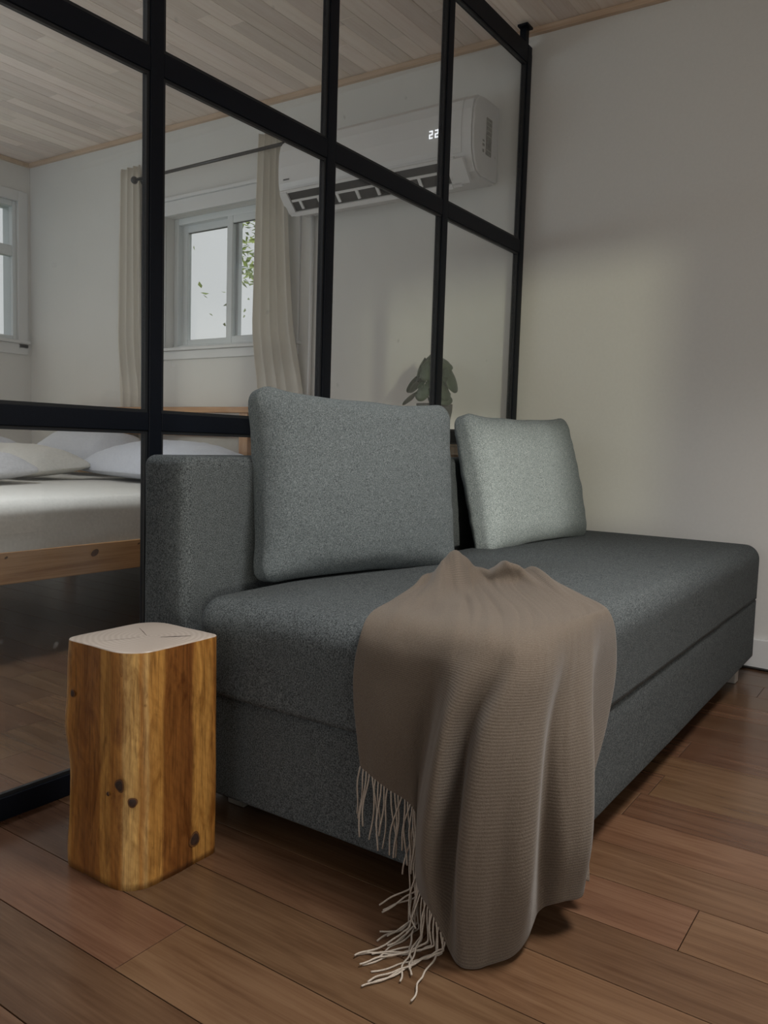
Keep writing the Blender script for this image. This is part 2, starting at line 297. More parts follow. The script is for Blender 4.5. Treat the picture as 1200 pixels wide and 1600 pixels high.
# ------------------------------------------------------------------ mesh helpers
class MB:
    def __init__(s): s.v = []; s.f = []
    def box(s, x0, x1, y0, y1, z0, z1):
        b = len(s.v)
        s.v += [(x0, y0, z0), (x1, y0, z0), (x1, y1, z0), (x0, y1, z0), (x0, y0, z1), (x1, y0, z1), (x1, y1, z1), (x0, y1, z1)]
        s.f += [tuple(b + i for i in q) for q in ((0, 3, 2, 1), (4, 5, 6, 7), (0, 1, 5, 4), (1, 2, 6, 5), (2, 3, 7, 6), (3, 0, 4, 7))]
        return s
    def cham(s, x0, x1, y0, y1, z0, z1, c):   # box with a chamfered upper rim
        b = len(s.v)
        s.v += [(x0, y0, z0), (x1, y0, z0), (x1, y1, z0), (x0, y1, z0), (x0, y0, z1 - c), (x1, y0, z1 - c), (x1, y1, z1 - c), (x0, y1, z1 - c),
                (x0 + c, y0 + c, z1), (x1 - c, y0 + c, z1), (x1 - c, y1 - c, z1), (x0 + c, y1 - c, z1)]
        s.f += [tuple(b + i for i in q) for q in ((0, 3, 2, 1), (8, 9, 10, 11))]
        for k in range(4):
            j = (k + 1) % 4
            s.f += [(b + k, b + j, b + 4 + j, b + 4 + k), (b + 4 + k, b + 4 + j, b + 8 + j, b + 8 + k)]
        return s
    def tube(s, pts, rad, n=8, caps=True):
        pts = [Vector(p) for p in pts]; b = len(s.v); m = len(pts); up = None
        for i, p in enumerate(pts):
            t = (pts[min(i + 1, m - 1)] - pts[max(i - 1, 0)]).normalized()
            if up is None:
                up = Vector((0, 0, 1)) if abs(t.z) < 0.9 else Vector((1, 0, 0))
            a = (up - t * up.dot(t)).normalized(); up = a; c = t.cross(a)
            r = rad[i] if isinstance(rad, (list, tuple)) else rad
            for k in range(n):
                g = 2 * math.pi * k / n
                s.v.append(tuple(p + a * (r * math.cos(g)) + c * (r * math.sin(g))))
        for i in range(m - 1):
            for k in range(n):
                s.f.append((b + i * n + k, b + i * n + (k + 1) % n, b + (i + 1) * n + (k + 1) % n, b + (i + 1) * n + k))
        if caps:
            s.f.append(tuple(b + k for k in reversed(range(n)))); s.f.append(tuple(b + (m - 1) * n + k for k in range(n)))
        return s
    def lathe(s, prof, cx, cy, n=28):
        b = len(s.v); m = len(prof)
        for (r, z) in prof:
            for k in range(n):
                g = 2 * math.pi * k / n; s.v.append((cx + r * math.cos(g), cy + r * math.sin(g), z))
        for i in range(m - 1):
            for k in range(n):
                s.f.append((b + i * n + k, b + i * n + (k + 1) % n, b + (i + 1) * n + (k + 1) % n, b + (i + 1) * n + k))
        s.f.append(tuple(b + k for k in reversed(range(n)))); s.f.append(tuple(b + (m - 1) * n + k for k in range(n)))
        return s
    def extrude_y(s, prof, y0, y1):     # closed xz profile swept along y
        b = len(s.v); m = len(prof)
        for y in (y0, y1):
            for (x, z) in prof: s.v.append((x, y, z))
        for k in range(m): j = (k + 1) % m; s.f.append((b + k, b + j, b + m + j, b + m + k))
        s.f.append(tuple(b + k for k in reversed(range(m)))); s.f.append(tuple(b + m + k for k in range(m)))
        return s
    def build(s, name, mat, parent=None, smooth=False, bevel=0, seg=2, center=True):
        me = bpy.data.meshes.new(name)
        c = Vector((0, 0, 0))
        if center and s.v:
            lo = [min(v[i] for v in s.v) for i in range(3)]; hi = [max(v[i] for v in s.v) for i in range(3)]
            c = Vector([(lo[i] + hi[i]) / 2 for i in range(3)])
        me.from_pydata([tuple(Vector(v) - c) for v in s.v], [], s.f)
        bm = bmesh.new(); bm.from_mesh(me); bmesh.ops.recalc_face_normals(bm, faces=bm.faces)
        if bevel: bmesh.ops.bevel(bm, geom=list(bm.edges), offset=bevel, segments=seg, affect='EDGES', profile=0.5, clamp_overlap=True)
        bm.to_mesh(me); bm.free()
        if smooth or bevel:
            for p in me.polygons: p.use_smooth = True
        o = bpy.data.objects.new(name, me); COL.objects.link(o); o.location = c
        me.materials.append(MATS[mat])
        if bevel: wn = o.modifiers.new('wn', 'WEIGHTED_NORMAL'); wn.keep_sharp = True
        if parent is not None:
            o.parent = parent
            o.location = c - world_loc(parent)
        return o
def world_loc(o):
    l = Vector((0, 0, 0))
    while o is not None: l = l + o.location; o = o.parent
    return l
def box(name, mat, dims, parent=None, bevel=0.0, seg=2):
    return MB().box(*dims).build(name, mat, parent, bevel=bevel, seg=seg)
def tag(o, label=None, cat=None, group=None, kind=None):
    if label: o['label'] = label
    if cat: o['category'] = cat
    if group: o['group'] = group
    if kind: o['kind'] = kind
    return o
def empty(name, loc, label=None, cat=None, group=None, kind=None):
    o = bpy.data.objects.new(name, None); COL.objects.link(o); o.location = loc; o.empty_display_size = 0.1
    return tag(o, label, cat, group, kind)
def struct(o, label=None): return tag(o, label, None, None, 'structure')

def softbox(hx, hy, hz, r, nf=(10, 8, 4), na=5, rb=None):
    """surface grid of a rounded box; returns (verts, faces)"""
    def axis(h, n):
        i = h - r; a = [-(i + r * (1 - k / na)) for k in range(na)]
        fl = [-i + 2 * i * k / n for k in range(n + 1)]
        return a + fl + [-q for q in reversed(a)]
    ax = [axis(hx, nf[0]), axis(hy, nf[1]), axis(hz, nf[2])]; hh = (hx, hy, hz)
    vid = {}; V = []; Fc = []
    def vert(p):
        key = tuple(round(c, 6) for c in p)
        if key in vid: return vid[key]
        inner = Vector([max(-(hh[i] - r), min(hh[i] - r, p[i])) for i in range(3)])
        d = Vector(p) - inner
        q = inner + d.normalized() * r if d.length > 1e-9 else Vector(p)
        if rb is not None and p[2] < 0:      # tight lower edge
            d = d.normalized() * r; zi = max(-(hz - rb), min(hz, p[2])); q = Vector((inner.x + d.x, inner.y + d.y, zi + min(0.0, d.z) * rb / r))
            if p[2] > -(hz - r) + 1e-6: q.z = p[2]
            if abs(p[2] + hz) > 1e-6 and abs(p[0]) < hx - 1e-6 and abs(p[1]) < hy - 1e-6: pass
            elif abs(p[2] + hz) > 1e-6:      # side faces stay full down to the lower rim
                dd = Vector((d.x, d.y, 0)); dd = dd.normalized() * r if dd.length > 1e-9 else dd; q = Vector((inner.x + dd.x, inner.y + dd.y, p[2]))
            else:                            # underside, flat
                dd = Vector((p[0] - inner.x, p[1] - inner.y, 0)); k_ = max(abs(dd.x), abs(dd.y)); e_ = dd.length
                dd = dd * (k_ / e_) if e_ > 1e-9 else dd; q = Vector((inner.x + dd.x, inner.y + dd.y, -hz))
        vid[key] = len(V); V.append(q); return vid[key]
    for a in range(3):
        b, c = (a + 1) % 3, (a + 2) % 3
        for sgn in (-1, 1):
            for i in range(len(ax[b]) - 1):
                for j in range(len(ax[c]) - 1):
                    q = []
                    for (ii, jj) in ((i, j), (i + 1, j), (i + 1, j + 1), (i, j + 1)):
                        p = [0, 0, 0]; p[a] = sgn * hh[a]; p[b] = ax[b][ii]; p[c] = ax[c][jj]; q.append(vert(p))
                    if sgn < 0: q.reverse()
                    if len(set(q)) >= 3: Fc.append(tuple(dict.fromkeys(q)))
    return V, Fc
def mesh_obj(name, V, Fc, mat, parent=None, loc=(0, 0, 0), matrix=None, smooth=True):
    me = bpy.data.meshes.new(name); me.from_pydata([tuple(v) for v in V], [], Fc)
    bm = bmesh.new(); bm.from_mesh(me); bmesh.ops.recalc_face_normals(bm, faces=bm.faces); bm.to_mesh(me); bm.free()
    if smooth:
        for p in me.polygons: p.use_smooth = True
    me.materials.append(MATS[mat])
    o = bpy.data.objects.new(name, me); COL.objects.link(o)
    if matrix is not None: o.matrix_world = matrix
    else: o.location = Vector(loc)
    if parent is not None:
        if matrix is None: o.location = Vector(loc) - world_loc(parent)
        else: o.parent = parent; o.matrix_parent_inverse = Matrix.Translation(world_loc(parent)).inverted(); return o
        o.parent = parent
    return o
def fbm(p, s, seed=0.0):
    return noise.noise(Vector((p[0] * s + seed, p[1] * s + seed * 1.7, p[2] * s - seed)))

# ------------------------------------------------------------------ setting: floor, ceiling, walls
floor = struct(box('floor', 'subfloor', (XF, XW, YR, YL, -0.10, -0.014)))
PW = 0.1335; X00 = 0.0185
fixed = {9: 0.273, 15: 0.48, 12: 0.49, 7: 1.73}
def add_plank(x0, x1, y0, y1):
    MB().cham(x0 + 0.0008, x1 - 0.0008, y0 + 0.0007, y1 - 0.0007, -0.014, 0.0, 0.0005).build('plank', 'floor_wood', floor)
k = -2
rest = MB()
while X00 + k * PW < XW:
    x0 = X00 + k * PW; x1 = min(x0 + PW, XW)
    if k < 2:   # under and behind the viewpoint: one run of boards to the wall
        k += 1; continue
    rr = random.Random(100 + k)
    cuts = []
    y = (fixed.get(k, rr.uniform(-0.9, 0.1)))
    if k in fixed:
        yy = y - rr.uniform(0.9, 1.3)
        while yy > YR: cuts.append(yy); yy -= rr.uniform(0.7, 1.3)
    while y < YL - 0.3: cuts.append(y); y += rr.uniform(0.65, 1.45)
    cuts = [YR] + sorted(c for c in cuts if YR + 0.25 < c < YL - 0.25) + [YL]
    for a, b in zip(cuts[:-1], cuts[1:]): add_plank(x0, x1, a, b)
    k += 1
for i in range(int((X00 + 2 * PW - XF) / PW)):
    x1 = X00 + (2 - i) * PW; rest.cham(x1 - PW + 0.0005, x1 - 0.0005, YR, YL, -0.014, 0.0, 0.0011)
tag(rest.build('board_run', 'floor_wood', floor), kind='stuff')

# ceiling slab (slightly out of level, as in the house) with narrow boards running towards the window wall
cs = MB(); zb = 0.012
cs.v = [(XF, YR, ceil_z(YR) + zb), (XW + 0.15, YR, ceil_z(YR) + zb), (XW + 0.15, YL + 0.15, ceil_z(YL + 0.15) + zb), (XF, YL + 0.15, ceil_z(YL + 0.15) + zb),
        (XF, YR, 2.62), (XW + 0.15, YR, 2.62), (XW + 0.15, YL + 0.15, 2.62), (XF, YL + 0.15, 2.62)]
cs.f = [(0, 3, 2, 1), (4, 5, 6, 7), (0, 1, 5, 4), (1, 2, 6, 5), (2, 3, 7, 6), (3, 0, 4, 7)]
ceiling = struct(cs.build('ceiling', 'ceiling_backing'))
BW = 0.083; yb = YL; k = 0; crest = MB()
def cboard(mb, x0, x1, y0, y1, dz):
    c = 0.0012; b = len(mb.v); z0, z1 = ceil_z(y0) + dz, ceil_z(y1) + dz
    mb.v += [(x0, y0, z0 + 0.012), (x1, y0, z0 + 0.012), (x1, y1, z1 + 0.012), (x0, y1, z1 + 0.012), (x0, y0, z0 + c), (x1, y0, z0 + c), (x1, y1, z1 + c), (x0, y1, z1 + c),
             (x0 + c, y0 + c, z0), (x1 - c, y0 + c, z0), (x1 - c, y1 - c, z1), (x0 + c, y1 - c, z1)]
    mb.f += [tuple(b + i for i in q) for q in ((0, 1, 2, 3), (11, 10, 9, 8))]
    for kk in range(4):
        j = (kk + 1) % 4
        mb.f += [(b + 4 + kk, b + 4 + j, b + j, b + kk), (b + 8 + kk, b + 8 + j, b + 4 + j, b + 4 + kk)]
while yb > YR + 0.01:
    y1 = yb; y0 = max(yb - BW, YR); rr = random.Random(500 + k)
    if y1 > 0.55:
        x = XW; x = XW - rr.uniform(0.1, 0.9); xs = [XW]
        while x > 1.35: xs.append(x); x -= rr.uniform(0.35, 1.15)
        xs.append(1.2)
        for a, b in zip(xs[:-1], xs[1:]):
            m = MB(); cboard(m, b + 0.0003, a - 0.0003, y0 + 0.0003, y1 - 0.0003, rr.uniform(0, 0.0012)); m.build('board', 'ceiling_wood', ceiling)
        cboard(crest, XF, 1.2, y0, y1, 0)
    else: cboard(crest, XF, XW, y0, y1, 0)
    yb -= BW; k += 1
tag(crest.build('board_run', 'ceiling_wood', ceiling), kind='stuff')

def wall_x(name, x0, x1, ya, yb_, holes):
    """wall in a plane of constant x with rectangular openings (y0,y1,z0,z1)"""
    m = MB(); hs = sorted(holes); y = ya
    for (h0, h1, z0, z1) in hs:
        m.box(x0, x1, y, h0, -0.1, 2.55); m.box(x0, x1, h0, h1, -0.1, z0); m.box(x0, x1, h0, h1, z1, 2.55); y = h1
    m.box(x0, x1, y, yb_, -0.1, 2.55)
    return struct(m.build(name, 'wall_paint'))
def wall_y(name, y0, y1, xa, xb, holes):
    m = MB(); hs = sorted(holes); x = xa
    for (h0, h1, z0, z1) in hs:
        m.box(x, h0, y0, y1, -0.1, 2.55); m.box(h0, h1, y0, y1, -0.1, z0); m.box(h0, h1, y0, y1, z1, 2.55); x = h1
    m.box(x, xb, y0, y1, -0.1, 2.55)
    return struct(m.build(name, 'wall_paint'))
W1 = (2.70, 3.60, 1.235, 1.955)
wall_x('wall_back', XW, XW + 0.15, YR - 0.15, YL + 0.15, [W1])
wall_y('wall_left', YL, YL + 0.15, XF - 0.15, XW, [(-0.2, 1.4, 0.45, 2.2), (2.0, 2.965, 1.335, 2.20)])
wall_y('wall_right', YR - 0.15, YR, XF - 0.15, XW, [(-1.53, -1.32, 0.62, 1.72), (-0.53, 0.88, 0.62, 1.72)])
wall_x('wall_front', XF - 0.15, XF, YR, YL, [(-0.8, 2.8, 0.05, 2.15)])

struct(box('baseboard_back', 'white_trim', (XW - 0.014, XW, YR, YL, 0.0, 0.108), bevel=0.004))
struct(box('baseboard_left', 'white_trim', (XF, XW - 0.014, YL - 0.014, YL, 0.0, 0.108), bevel=0.004))
# wooden cornice strip under the ceiling
m = MB()
m.v = [(XW - 0.02, YR, ceil_z(YR) - 0.024), (XW, YR, ceil_z(YR) - 0.024), (XW, YL, ceil_z(YL) - 0.024), (XW - 0.02, YL, ceil_z(YL) - 0.024),
       (XW - 0.02, YR, ceil_z(YR) - 0.0005), (XW, YR, ceil_z(YR) - 0.0005), (XW, YL, ceil_z(YL) - 0.0005), (XW - 0.02, YL, ceil_z(YL) - 0.0005)]
m.f = [(0, 3, 2, 1), (4, 5, 6, 7), (0, 1, 5, 4), (1, 2, 6, 5), (2, 3, 7, 6), (3, 0, 4, 7)]
struct(m.build('trim_1', 'trim_wood'))
struct(box('trim_2', 'trim_wood', (XF, XW - 0.02, YL - 0.02, YL, ceil_z(YL) - 0.026, ceil_z(YL) - 0.002)))

# ------------------------------------------------------------------ windows
def win_piece(name, mat, dims, parent, bevel=0.003): return box(name, mat, dims, parent, bevel=bevel, seg=1)
w1 = empty('window_1', (XW, 3.15, 1.235), kind='structure')
y0, y1, z0, z1 = W1; xi = XW + 0.055
for nm, d in (('casing', (XW - 0.016, XW, y1, y1 + 0.075, z0 - 0.01, z1 + 0.075)), ('casing', (XW - 0.016, XW, y0 - 0.075, y0, z0 - 0.01, z1 + 0.075)),
              ('casing', (XW - 0.016, XW, y0, y1, z1, z1 + 0.075)), ('casing_cap', (XW - 0.028, XW, y0 - 0.085, y1 + 0.085, z1 + 0.075, z1 + 0.095)),
              ('sill', (XW - 0.035, XW + 0.055, y0 - 0.09, y1 + 0.09, z0 - 0.012, z0 + 0.006)), ('apron', (XW - 0.016, XW, y0 - 0.075, y1 + 0.075, z0 - 0.058, z0 - 0.012)),
              ('frame', (xi, XW + 0.13, y1 - 0.035, y1, z0, z1)), ('frame', (xi, XW + 0.13, y0, y0 + 0.035, z0, z1)), ('frame', (xi, XW + 0.13, y0 + 0.035, y1 - 0.035, z1 - 0.035, z1)), ('frame', (xi, XW + 0.13, y0 + 0.035, y1 - 0.035, z0, z0 + 0.028))):
    win_piece(nm, 'vinyl_white' if nm == 'frame' else 'white_trim', d, w1)
def sash(x, ya, yb_, za, zb_, parent, sw=0.042):
    s = box('sash', 'vinyl_white', (x, x + 0.03, ya, ya + sw, za, zb_), parent, bevel=0.003, seg=1)
    for d in ((x, x + 0.03, yb_ - sw, yb_, za, zb_), (x, x + 0.03, ya + sw, yb_ - sw, zb_ - sw, zb_), (x, x + 0.03, ya + sw, yb_ - sw, za, za + sw)):
        box('sash', 'vinyl_white', d, parent, bevel=0.003, seg=1)
    box('gasket', 'black_bead', (x + 0.008, x + 0.011, ya + sw - 0.001, yb_ - sw + 0.001, zb_ - sw - 0.004, zb_ - sw + 0.001), parent)
    box('pane', 'window_glass', (x + 0.013, x + 0.017, ya + sw - 0.004, yb_ - sw + 0.004, za + sw - 0.004, zb_ - sw + 0.004), parent)
sash(xi + 0.035, 3.135, y1 - 0.03, z0 + 0.02, z1 - 0.03, w1)
sash(xi + 0.002, y0 + 0.03, 3.19, z0 + 0.02, z1 - 0.03, w1)

w2 = empty('window_2', (2.45, YL, 1.335), kind='structure')
for nm, d in (('casing', (2.965, 3.03, YL - 0.012, YL, 1.29, 2.265)), ('casing', (1.935, 2.0, YL - 0.012, YL, 1.29, 2.265)), ('casing', (2.0, 2.965, YL - 0.012, YL, 2.20, 2.265)),
              ('sill', (1.925, 3.035, YL - 0.03, YL + 0.03, 1.318, 1.338)), ('apron', (1.935, 3.03, YL - 0.012, YL, 1.25, 1.318)),
              ('frame', (2.938, 2.965, YL + 0.01, YL + 0.12, 1.335, 2.2)), ('frame', (2.0, 2.03, YL + 0.01, YL + 0.12, 1.335, 2.2)), ('frame', (2.03, 2.938, YL + 0.01, YL + 0.12, 2.165, 2.2)),
              ('frame', (2.03, 2.938, YL + 0.01, YL + 0.12, 1.335, 1.365)), ('meeting_rail', (2.03, 2.938, YL + 0.012, YL + 0.06, 1.86, 1.925))):
    win_piece(nm, 'white_trim' if nm in ('casing', 'sill', 'apron') else 'vinyl_white', d, w2)
box('pane', 'window_glass', (2.026, 2.942, YL + 0.030, YL + 0.034, 1.36, 1.865), w2); box('pane', 'window_glass', (2.026, 2.942, YL + 0.045, YL + 0.049, 1.92, 2.17), w2)
# windows of the living room behind the viewer (they let the daylight in)
w3 = empty('window_3', (0.175, YR, 0.62), kind='structure')
for d in ((-0.53, -0.50, YR - 0.1, YR, 0.62, 1.72), (0.85, 0.88, YR - 0.1, YR, 0.62, 1.72), (-0.50, 0.85, YR - 0.1, YR, 1.69, 1.72), (-0.50, 0.85, YR - 0.1, YR, 0.62, 0.65)): win_piece('frame', 'vinyl_white', d, w3)
# added unseen sheet, dims the sun except through the lower near part
MB().box(-0.53, 0.88, YR - 0.142, YR - 0.140, 1.07, 1.72).box(0.07, 0.88, YR - 0.142, YR - 0.140, 0.62, 1.07).build('sun_dimmer', 'dimmer_film', w3)
w4 = empty('window_4', (-1.425, YR, 0.62), kind='structure')
for d in ((-1.53, -1.51, YR - 0.1, YR, 0.62, 1.72), (-1.34, -1.32, YR - 0.1, YR, 0.62, 1.72)): win_piece('frame', 'vinyl_white', d, w4)
struct(box('ground', 'ground_soil', (-30, 30, -30, 30, -0.45, -0.35)))

# round fill lights added out of view to brighten the seat and bedroom
def ceiling_fill(x, y, watts, label, col=(1.0, 0.97, 0.92)):
    zc = ceil_z(y)
    lamp = empty('ceiling_fill', (x, y, zc), label, 'fill light', 'added unseen ceiling fill lights')
    MB().lathe([(0.30, zc - 0.066), (0.31, zc - 0.056), (0.31, zc - 0.0015)], x, y, 40).build('housing', 'white_trim', lamp, smooth=False)
    MB().lathe([(0.29, zc - 0.074), (0.295, zc - 0.0665)], x, y, 40).build('diffuser', 'label_pale', lamp)
    ll = bpy.data.lights.new('fill_light', 'AREA'); ll.shape = 'DISK'; ll.size = 0.56; ll.energy = watts; ll.spread = math.radians(112); ll.color = col
    lo = bpy.data.objects.new('fill_light', ll); COL.objects.link(lo); lo.location = (0, 0, -0.08); lo.parent = lamp
ceiling_fill(1.25, -0.15, 21.0, 'added unseen round fill light over the living room floor in front of the sofa')
ceiling_fill(1.05, 2.40, 10.5, 'added unseen round fill light over the bedroom floor beside the bed', (0.90, 0.95, 1.0))

# ------------------------------------------------------------------ glass partition
part = empty('glass_partition', (1.5, PY0, 0), 'black steel framed glass partition wall between the sofa and the bedroom', 'partition')
PRX = [-0.032, 0.595, 1.215, 1.817, 2.439, 3.044]; PWD = 0.036
ZR = [(0.0, 0.046), (0.763, 0.803), (1.526, 1.577), (2.255, 2.325)]
def bar(name, d): return box(name, 'black_steel', d, part, bevel=0.0018, seg=1)
for i, xr in enumerate(PRX):
    ztop = 2.325
    bar('post', (xr - PWD, xr, PY0, PY1, 0.0, ztop))
for i in range(len(PRX) - 1):
    xa, xb = PRX[i], PRX[i + 1] - PWD
    for j, (za, zb_) in enumerate(ZR): bar('rail', (xa, xb, PY0 + 0.0006, PY1 - 0.0006, za, zb_))
    for j in range(3):
        za, zb_ = ZR[j][1], ZR[j + 1][0]
        box('pane', 'partition_glass', (xa + 0.002, xb - 0.002, PY0 + 0.013, PY0 + 0.018, za + 0.002, zb_ - 0.002), part)
        bs = 0.007   # glazing bead round each pane, on the near side
        for d in ((xa, xa + bs, PY0 + 0.005, PY0 + 0.012, za, zb_), (xb - bs, xb, PY0 + 0.005, PY0 + 0.012, za, zb_), (xa + bs, xb - bs, PY0 + 0.005, PY0 + 0.012, za, za + bs), (xa + bs, xb - bs, PY0 + 0.005, PY0 + 0.012, zb_ - bs, zb_)):
            box('glazing_bead', 'black_bead', d, part)
# hanger bracket to the ceiling at the wall end
br = MB(); br.box(2.985, 3.012, PY0 + 0.002, PY1 - 0.002, 2.318, 2.378).box(2.965, 3.016, PY0 - 0.012, PY1, 2.378, 2.386).build('ceiling_bracket', 'black_steel', part)
box('wall_plate', 'black_steel', (3.044, 3.053, PY0 + 0.004, PY1 - 0.004, 0.10, 2.30), part)

# ------------------------------------------------------------------ sofa
sofa = empty('sofa', (2.0, 0.85, 0), 'dark grey heathered fabric sofa with a low backrest along the glass partition', 'sofa')
def soft_part(name, dims, r, nf, mat, crown=0.0, seed=0.0, amp=0.002, na=5, rb=None):
    x0, x1, y0, y1, z0, z1 = dims; hx, hy, hz = (x1 - x0) / 2, (y1 - y0) / 2, (z1 - z0) / 2
    V, Fc = softbox(hx, hy, hz, r, nf, na, rb); o = []
    for v in V:
        u, t = v.x / hx, v.y / hy; q = v.copy()
        if v.z > 0: q.z += crown * (1 - abs(u) ** 4) * (1 - abs(t) ** 4) * (v.z / hz)
        d = fbm(v, 5.0, seed) * amp + fbm(v, 14.0, seed + 3) * amp * 0.4
        q += v.normalized() * d
        o.append(q)
    return mesh_obj(name, o, Fc, mat, sofa, ((x0 + x1) / 2, (y0 + y1) / 2, (z0 + z1) / 2))
soft_part('seat_cushion', (1.055, 2.975, 0.475, 1.165, 0.2695, 0.448), 0.048, (40, 18, 4), 'sofa_fabric', crown=0.010, seed=1.0, amp=0.0022, rb=0.006)
soft_part('base', (1.074, 2.958, 0.4785, 1.165, 0.062, 0.2640), 0.009, (30, 14, 5), 'sofa_fabric', seed=4.0, amp=0.001, na=3)
soft_part('backrest', (1.078, 2.96, 1.212, 1.342, 0.10, 0.714), 0.022, (36, 4, 12), 'sofa_fabric', seed=8.0, amp=0.002)
box('back_frame', 'black_plastic', (1.10, 2.93, 1.10, 1.30, 0.064, 0.16), sofa)
for (lx, ly) in ((2.80, 0.50), (1.16, 0.62), (2.80, 1.12), (1.16, 1.12)):
    box('leg', 'chrome_grey', (lx, lx + 0.045, ly, ly + 0.045, 0.0, 0.063), sofa, bevel=0.003)

# ------------------------------------------------------------------ back cushions
def cushion(name, BL, BR, TL, TR, thick, mat, label, seed, ear=0.02):
    BL, BR, TL, TR = map(Vector, (BL, BR, TL, TR))
    wid = ((BR - BL).length + (TR - TL).length) / 2; hei = ((TL - BL).length + (TR - BR).length) / 2
    ex = ((BR - BL) + (TR - TL)).normalized(); ez = ((TL - BL) + (TR - BR)); ez = (ez - ex * ez.dot(ex)).normalized(); ey = ez.cross(ex)  # ey points away from the viewer
    cen = (BL + BR + TL + TR) / 4 + ey * (thick * 0.22)
    hx, hy, hz = wid / 2, thick / 2, hei / 2
    V, Fc = softbox(hx, hy, hz, thick * 0.30, (30, 3, 26), 5); out = []
    for v in V:
        u, t = v.x / hx, v.z / hz; q = v.copy()
        puff = (1 - u * u * 0.92) ** 0.5 * (1 - t * t * 0.92) ** 0.5
        q.y *= 0.26 + 0.82 * puff ** 0.8
        # sides drawn in between fuller corners
        q.x *= 1 - 0.030 * (1 - t ** 2) ; q.z *= 1 - 0.035 * (1 - u ** 2)
        c = (abs(u) ** 6) * (abs(t) ** 6)
        q.x += math.copysign(ear * 0.7 * c, u); q.z += math.copysign(ear * 0.8 * c, t)
        # sag creases near the left border and along the foot
        p = (v.x, 0, v.z)
        edge = max(0, abs(u) - 0.55) / 0.45; foot = max(0, -t - 0.45) / 0.55
        wr = 0.0042 * noise.noise(Vector((v.x * 4.0 + seed, v.z * 26.0 + 2.5 * v.x, seed))) * (0.25 + edge)
        wr += 0.004 * noise.noise(Vector((v.x * 7.0 + seed, v.z * 34.0, seed + 5))) * foot
        wr += 0.004 * fbm(v, 6.0, seed + 9)
        q.y += math.copysign(wr, q.y) if abs(q.y) > 1e-5 else 0
        q.z += 0.004 * fbm(v, 9.0, seed + 2) ; q.x += 0.003 * fbm(v, 9.0, seed + 4)
        out.append(q)
    M = Matrix(((ex.x, ey.x, ez.x, cen.x), (ex.y, ey.y, ez.y, cen.y), (ex.z, ey.z, ez.z, cen.z), (0, 0, 0, 1)))
    root = mesh_obj(name, out, Fc, mat, None, matrix=M)
    return tag(root, label, 'cushion', 'loose back cushions on the sofa')
cushion('back_cushion', (1.262, 1.136, 0.451), (1.795, 0.962, 0.455), (1.225, 1.180, 0.870), (1.770, 1.050, 0.838), 0.15, 'cushion_fabric',
        'large grey cushion at the near end of the sofa, taller in view and in shade', 1.3)
cushion('back_cushion', (2.035, 1.055, 0.455), (2.66, 0.985, 0.460), (2.135, 1.130, 0.838), (2.76, 1.085, 0.855), 0.15, 'cushion_fabric',
        'grey cushion at the far end of the sofa catching the light on its left', 6.1)

# ------------------------------------------------------------------ throw blanket
def catmull(p0, p1, p2, p3, t):
    return 0.5 * ((2 * p1) + (-p0 + p2) * t + (2 * p0 - 5 * p1 + 4 * p2 - p3) * t * t + (-p0 + 3 * p1 - 3 * p2 + p3) * t ** 3)
def spline(pts, n):
    m = len(pts) - 1; out = []
    for i in range(m):
        p0 = pts[i - 1] if i > 0 else pts[0] * 2 - pts[1]; p3 = pts[i + 2] if i + 2 <= m else pts[m] * 2 - pts[m - 1]
        for k in range(n): out.append(catmull(p0, pts[i], pts[i + 1], p3, k / n))
    out.append(pts[m].copy()); return out
